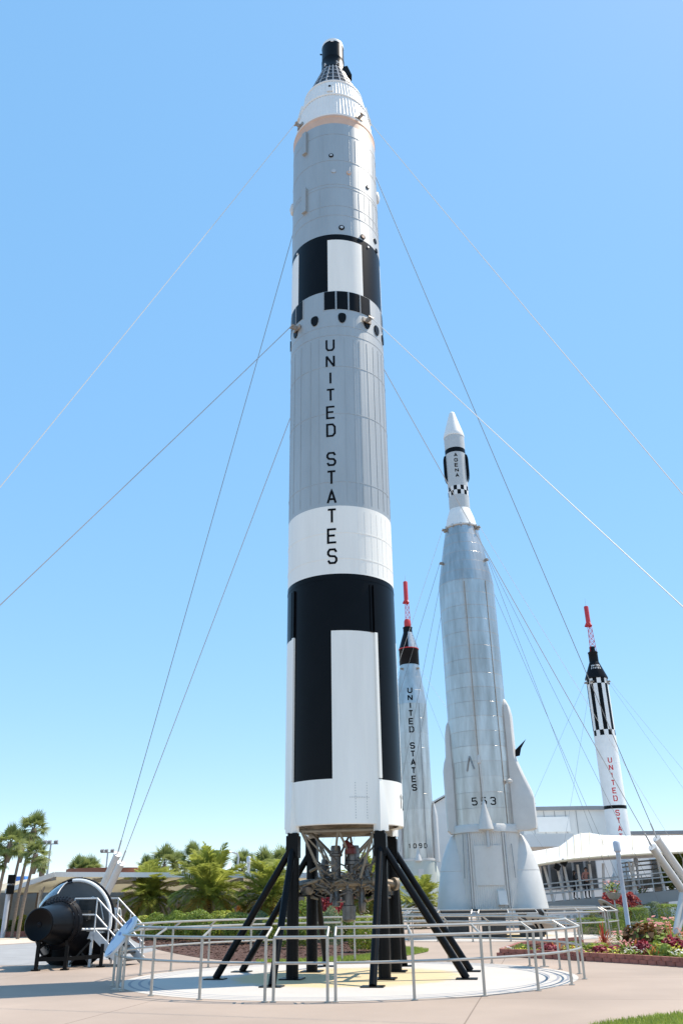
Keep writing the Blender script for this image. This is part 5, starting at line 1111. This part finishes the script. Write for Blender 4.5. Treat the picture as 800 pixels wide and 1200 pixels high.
for a in (('grey', 387, 1112, 30, 34), ('grey', 372, 1108, 28, 26), ('lime', 428, 1116, 44, 30), ('lime', 448, 1111, 34, 28), ('hedge', 410, 1106, 34, 28), ('hedge', 345, 1112, 40, 26), ('lime', 322, 1108, 38, 24), ('grey', 300, 1105, 36, 26), ('hedge', 278, 1107, 40, 26), ('lime', 258, 1102, 36, 24), ('hedge', 234, 1104, 40, 26), ('hedge', 208, 1103, 36, 24), ('grey', 262, 1096, 34, 22), ('hedge', 184, 1102, 34, 22), ('lime', 165, 1099, 28, 18), ('hedge', 318, 1098, 50, 26), ('hedge', 355, 1099, 50, 30), ('lime', 215, 1096, 36, 24), ('hedge', 458, 1103, 30, 28)): plant_px(*a, W1)
for a in (('pink', 386, 1097, 38, 50), ('pink', 374, 1094, 30, 40), ('orange', 172, 1093, 26, 26), ('orange', 452, 1094, 30, 34), ('brom', 205, 1097, 26, 24), ('orange', 290, 1094, 24, 26), ('red', 347, 1093, 24, 26)): plant_px(*a, 'at the back of the central mulch bed')
W2 = 'in the hedge bed before the ramp'
for a in (('limebox', 701, 1086, 22, 18, 0.1), ('box', 693, 1095, 26, 17, .05), ('box', 716, 1096, 24, 16, .1), ('grey', 724, 1088, 26, 26, 0), ('box', 741, 1090, 30, 23, .12), ('grey', 752, 1087, 24, 24, 0), ('grey', 768, 1085, 30, 26, 0), ('box', 795, 1088, 32, 25, .1), ('hedge', 797, 1097, 30, 20, 0), ('hedge', 768, 1096, 34, 18, 0), ('red', 722, 1087, 32, 40, 0), ('red', 741, 1086, 28, 37, 0), ('box', 830, 1090, 36, 26, .1)): plant_px(*a[:5], W2, a[5])
W3 = 'behind the brick edging'
# flower bed: rows from the brick edging backwards
rows_ = [(0.35, ('yellow', 'fresh', 'yellow', 'white', 'yellow', 'brom'), .55, .40, .5), (0.95, ('yellow', 'fresh', 'fresh', 'maroon', 'pinkfl', 'yellow'), .6, .46, .55), (1.7, ('maroon', 'fresh', 'bronze', 'maroon', 'orange'), .72, .52, .66), (2.6, ('bronze', 'fresh', 'orange', 'fresh', 'lime'), .85, .58, .78), (3.7, ('fresh', 'pinkfl', 'bronze', 'brom', 'orange'), .9, .62, .9), (5.0, ('pinkfl', 'bronze', 'lime', 'orange'), 1.0, .66, 1.1), (6.6, ('lime', 'pinkfl', 'hedge'), 1.1, .68, 1.3)]
random.seed(123)
BF_ = [Vector((p.x, p.y, 0)) for p in BED_R_F]
def along(Pl, step, start=0.0):
    out = []; d = start
    acc = 0
    for a, b in zip(Pl, Pl[1:]):
        L_ = (b-a).length
        while d <= acc+L_: out.append((a.lerp(b, (d-acc)/L_), (b-a).normalized())); d += step
        acc += L_
    return out
for off, kinds, wd, ht, step in rows_:
    for i, (p, d) in enumerate(along(BF_, step, random.uniform(.1, .4))):
        q = p+Vector((-d.y, d.x, 0))*(off+random.uniform(-.12, .12)); q = q if q.y > p.y else p-(q-p)
        if not inside((q.x, q.y), BED_R) or q.x > 13: continue
        qc = ROT.transposed() @ (q-Vector((0, 0, CAMH))); qx = 400+FPX*qc.x/-qc.z
        if qx < 735: ht_ = ht*.62
        else: ht_ = ht*1.1
        if qx < 735 and off > 3: continue
        plant(random.choice(kinds), q, wd*random.uniform(.8, 1.25), ht_*random.uniform(.75, 1.25), 'in the flower bed'+(' '+W3 if off < 1 else ''))
for a in (('orange', 709, 1118, 26, 34), ('orange', 708, 1112, 22, 30), ('orange', 790, 1124, 30, 40), ('bronze', 752, 1122, 42, 36), ('bronze', 768, 1120, 34, 34), ('orange', 772, 1129, 26, 20), ('pinkfl', 765, 1112, 36, 34), ('pinkfl', 780, 1108, 40, 36), ('ti', 737, 1118, 30, 30)): plant_px(*a, 'standing tall in the flower bed')
W4 = 'in the far bed under the cabbage palms'
for i in range(13): plant_px(('hedge', 'lime', 'hedge', 'ti')[i % 4], -22+i*9, 1095-i*.45, random.uniform(16, 24), random.uniform(13, 20), W4)
for i, px in enumerate((14, 24, 33, 8)): plant_px('ti', px, 1090, 26, 40, W4)
for i in range(9): plant_px('hedge', 60+i*22, 1083, 26, random.uniform(14, 20), 'along the front of the shelter')
# hanging flower basket on the lamp post and a tall planter
def basket(P, r, label, pole):
    t = thing('flower_basket', label, 'planter', (P.x, P.y, P.z))
    m = MB(); m.lathe([(.05, -r*.9), (r*.6, -r*.75), (r*.95, -r*.2), (r, 0), (r*.9, .02)], 18); m.build('bowl', 'panel_back', t)
    place('foliage', V_['pinkfl'][0], t, (0, 0, -.05), 0, (r*2.6, r*2.6, r*1.9))
    if pole:
        m = MB(); m.tube([(0, 0, -P.z), (0, 0, -r*.85)], .04, 8); m.tube([(0, 0, -P.z), (0, 0, -P.z+.04)], .25, 12); m.build('stand_pole', 'galv', t)
    else:
        m = MB(); m.tube([(0, .05, 0), (0, .5, .15)], .02, 6); m.build('hook', 'galv', t)
basket(atY(718, 1046, 51), .42, 'flower planter with pink blooms on a thin pole before the ramp', True)
lpb = gnd(755.5, 1083); basket(atY(750.5, 1051, lpb.y-.5), .42, 'small flower basket hung on the lamp post among the hedges', False)
# green tree at the right edge, and a far belt of trees behind everything
tp = atY(806, 1070, 62); t = thing('tree', 'small green tree beside the ramp end', 'tree', (tp.x, 62, 0))
mb, top_ = trunk(2.6, .14, .09, (.1, 0), .1, 8, 5); mb.build('trunk', 'trunk', t)
for k in range(4):
    m = MB(); m.tube([top_*.8, top_+Vector((cos(k*1.6)*.9, sin(k*1.6)*.9, 1.0))], [.06, .025], 6); m.build('limb', 'trunk', t)
place('crown', bush_mesh('crown', 'leaf_fresh', 3200, 'ball', .09, 77, 'leaf_hedge', .4), t, (0.1, 0, 1.7), 0, (2.9, 2.9, 3.4))
mb = MB(); rnd = random.Random(9)
for i in range(150):
    x = -140+i*2+rnd.uniform(-1, 1); y = 132+rnd.uniform(-8, 8); R_ = rnd.uniform(1.8, 3.0); hh = rnd.uniform(2.6, 4.6)
    for k in range(120):
        a = rnd.uniform(0, 6.28); cz = rnd.uniform(-.6, 1); r = sqrt(1-cz*cz); p = Vector((x+R_*r*cos(a), y+R_*r*sin(a)*.8, hh*.55+cz*hh*.5)); q = Vector((rnd.gauss(0, 1), rnd.gauss(0, 1), rnd.gauss(0, 1))).normalized(); tt = q.cross(Vector((.3, .5, .8))).normalized(); b = q.cross(tt); s_ = rnd.uniform(.25, .5)
        mb.add([p-tt*s_, p+b*s_*.6, p+tt*s_, p-b*s_*.6], [(0, 1, 2, 3)])
tag(mb.build('woodland', 'leaf_hedge', None, 180), 'far belt of dark green trees on the horizon', 'woodland', None, 'stuff')

# ------------------------------------------------------------------ brick edging of the flower bed
kb = thing('bed_edging', 'scalloped red brick edging along the front of the flower bed', 'edging', BF_[0])
m = MB(); prof = [(-.15, 0), (-.15, .07)]+[(-.15+.3*(i/6), .07+.035*sin(pi*i/6)) for i in range(1, 6)]+[(.15, .07), (.15, 0)]
m.prism([(a*.97, b-.07) for a, b in [(-.15, 0), (.15, 0), (.15, .10), (.09, .135), (0, .15), (-.09, .135), (-.15, .10)]], (1, 0, 0), (0, -1, 0), (0, 0, 1), .105, (0, .0, .0525)); bme = m.mesh('brick', 'brick', 30)
edge = along(BF_, .305, .02); back = along([BF_[0], Vector((BED_R_B[-1].x, BED_R_B[-1].y, 0)), Vector((BED_R_B[-2].x, BED_R_B[-2].y, 0)), Vector((BED_R_B[-3].x, BED_R_B[-3].y, 0))], .305, .35)
for (p, d) in edge+[(q, -e) for q, e in back]:
    a = atan2(d.y, d.x)
    for lv in (0, 1):
        o = place('brick', bme, kb, p-BF_[0]+Vector((d.x*.15*lv, d.y*.15*lv, .002+lv*.107))+Vector((-d.y, d.x, 0))*(.02*lv+random.uniform(-.008, .008)), a+random.uniform(-.03, .03))
kf = thing('bed_edging', 'low red brick edging of the far bed under the cabbage palms', 'edging', gnd(-60, 1100.6)); m = MB()
for (p, d) in along([gnd(-60, 1100.6), gnd(40, 1097.4), gnd(120, 1091.6)], .32): m.box(p-kf.location+Vector((0, 0, .14)), (.3, .18, .28), 0, Matrix.Rotation(atan2(d.y, d.x), 3, 'Z'))
o = m.build('bricks', 'brick', kf); o['kind'] = 'stuff'

# ------------------------------------------------------------------ people
def person(label, P, face, pose, shirt, pants, hgt=1.72, hair='hair', long_hair=False, short=False):
    """skinned stick figure, one continuous body; face = heading angle, figure built facing -Y"""
    k = hgt/1.75; J = {}; E_ = []
    def j(n, x, y, z, r): J[n] = (Vector((x, y, z))*k, r*k)
    lean = pose.get('lean', 0); step = pose.get('step', .12)
    j('pel', 0, 0, .95, .125); j('wst', 0, -.02-lean*.3, 1.10, .115); j('chs', 0, -.03-lean*.7, 1.30, .13); j('nkb', 0, -.03-lean, 1.45, .075); j('nck', 0, -.04-lean*1.05, 1.52, .05); j('hd1', 0, -.06-lean*1.1, 1.61, .085); j('hd2', 0, -.055-lean*1.1, 1.70, .075)
    E_ += [('pel', 'wst'), ('wst', 'chs'), ('chs', 'nkb'), ('nkb', 'nck'), ('nck', 'hd1'), ('hd1', 'hd2')]
    for s_, sg in (('L', -1), ('R', 1)):
        st_ = step*sg
        j('hp'+s_, .09*sg, 0, .90, .10); j('kn'+s_, .10*sg, -st_*.6-.02, .50, .065); j('an'+s_, .10*sg, -st_*.8+.03, .09, .042); j('to'+s_, .11*sg, -st_*.8-.13, .035, .035)
        E_ += [('pel', 'hp'+s_), ('hp'+s_, 'kn'+s_), ('kn'+s_, 'an'+s_), ('an'+s_, 'to'+s_)]
        el = pose.get('elbow'+s_, (.27, .02, 1.12)); ha = pose.get('hand'+s_, (.27, -.12, .88))
        j('sh'+s_, .19*sg, -.03-lean, 1.41, .062); j('el'+s_, el[0]*sg, el[1]-lean, el[2], .043); j('wr'+s_, ha[0]*sg, ha[1]-lean, ha[2], .03)
        d = (J['wr'+s_][0]-J['el'+s_][0]).normalized(); pm_ = J['wr'+s_][0]+d*.07*k; J['pa'+s_] = (pm_, .032*k)
        E_ += [('nkb', 'sh'+s_), ('sh'+s_, 'el'+s_), ('el'+s_, 'wr'+s_), ('wr'+s_, 'pa'+s_)]
        sx = d.cross(Vector((0, 1, 0.2))).normalized()
        for q in range(4):
            L_ = (.075, .085, .08, .06)[q]*k; o0 = pm_+sx*(q-1.5)*.02*k; J['f%d%s' % (q, s_)] = (o0+d*L_*.5+Vector((0, -.008, 0)), .009*k); J['g%d%s' % (q, s_)] = (o0+d*L_+Vector((0, -.03, 0)), .008*k); E_ += [('pa'+s_, 'f%d%s' % (q, s_)), ('f%d%s' % (q, s_), 'g%d%s' % (q, s_))]
        J['th'+s_] = (J['wr'+s_][0]+d*.05*k-sx*.05*k, .011*k); E_ += [('wr'+s_, 'th'+s_)]
    names = list(J); idx = {n: i for i, n in enumerate(names)}
    me = bpy.data.meshes.new('body'); me.from_pydata([J[n][0] for n in names], [(idx[a], idx[b]) for a, b in E_], [])
    o = bpy.data.objects.new('tmp', me); COL.objects.link(o); o.modifiers.new('s', 'SKIN'); sub = o.modifiers.new('d', 'SUBSURF'); sub.levels = 1; sub.render_levels = 1
    for n in names:
        v = me.skin_vertices[0].data[idx[n]]; v.radius = (J[n][1], J[n][1]*(.78 if n in ('wst', 'chs', 'pel') else 1)); v.use_root = (n == 'pel')
    bpy.context.view_layer.update(); ev_ = o.evaluated_get(bpy.context.evaluated_depsgraph_get()); bm_ = bpy.data.meshes.new_from_object(ev_); bpy.data.objects.remove(o)
    bm_.materials.clear()
    for q in ('skin', shirt, pants, 'shoe'): bm_.materials.append(MATS[q])
    core = [(n, J[n][0]) for n in names]
    for f in bm_.polygons:
        c = f.center; n = min(core, key=lambda t_: (t_[1]-c).length)[0]; b = n[:2]
        f.material_index = 0
        if b in ('wst'[:2], 'ch', 'nk', 'sh') or n in ('wst', 'chs', 'nkb'): f.material_index = 1
        if b == 'el' and not short: f.material_index = 0 if c.z < J[n][0].z-.05 else 1
        if n == 'pel' or b in ('hp', 'kn'): f.material_index = 2
        if b == 'an': f.material_index = 2 if c.z > .13*k else 3
        if b == 'to': f.material_index = 3
        f.use_smooth = True
    t = thing('person', label, 'person', P, face); body = place('body', bm_, t)
    hd = J['hd1'][0]; h_ = MB(); h_.lathe([(.098*k, -.02), (.108*k, .05*k), (.10*k, .10*k), (.06*k, .145*k), (.005, .16*k)], 14, a0=60, a1=300); h_.lathe([(.103*k, .06*k), (.10*k, .10*k), (.06*k, .148*k), (.005, .163*k)], 14)
    if long_hair: h_.lathe([(.08*k, -.2*k), (.105*k, -.1*k), (.1*k, 0)], 12, a0=90, a1=270)
    h_.build('hair', hair, t, loc=hd)
    fc = MB(); fc.box(hd+Vector((0, -.092*k, .012*k)), (.022*k, .03*k, .04*k)); fc.build('nose', 'skin', t)
    for sg in (-1, 1):
        e_ = MB(); e_.box(hd+Vector((.034*sg*k, -.084*k, .035*k)), (.024*k, .012*k, .012*k)); e_.build('eye', 'shoe', t)
        e_ = MB(); e_.box(hd+Vector((.092*sg*k, .0, .015*k)), (.02*k, .035*k, .055*k)); e_.build('ear', 'skin', t)
    e_ = MB(); e_.box(hd+Vector((0, -.083*k, -.035*k)), (.045*k, .012*k, .012*k)); e_.build('mouth', 'letter_red', t)
    return t
def deckz(px): return atY(px, 1058.5+(px-632)*(1050-1058.5)/88 if px < 720 else 1050, 57.0)
p = deckz(691); person('person in a coral shirt and black trousers leaning on the ramp railing', (p.x, 57.5, p.z+.005), radians(12), dict(lean=.10, step=.05, elbowL=(.34, -.10, 1.14), handL=(.2, -.22, 1.02), elbowR=(.34, -.10, 1.14), handR=(.2, -.22, 1.02)), 'shirt_coral', 'pants_black', 1.78)
p = deckz(679); person('person in black clothes standing by the ramp railing', (p.x, 57.9, p.z+.005), radians(70), dict(step=.12, elbowL=(.22, -.12, 1.15), handL=(.14, -.3, 1.2), elbowR=(.24, .02, 1.12), handR=(.24, -.1, .88)), 'shirt_black', 'pants_black', 1.66, 'hair', True)
for px, py, fa, sh_, pa_, lb in ((134, 1099, .6, 'shirt_white', 'pants_khaki', 'person in a white shirt walking behind the metal stairs'), (207, 1089, 2.0, 'shirt_coral', 'pants_blue', 'person in a coral shirt walking between the date palms and shelter'), (258, 1086, -1.0, 'shirt_blue', 'pants_khaki', 'person in a blue shirt under the cream shelter'), (279, 1087, 1.2, 'shirt_orange', 'pants_blue', 'person in an orange shirt under the cream shelter'), (104, 1087, .2, 'shirt_white', 'pants_blue', 'person in a white shirt near the shelter columns')):
    person(lb, gnd(px, py), fa, dict(step=.16), sh_, pa_, random.uniform(1.65, 1.8))
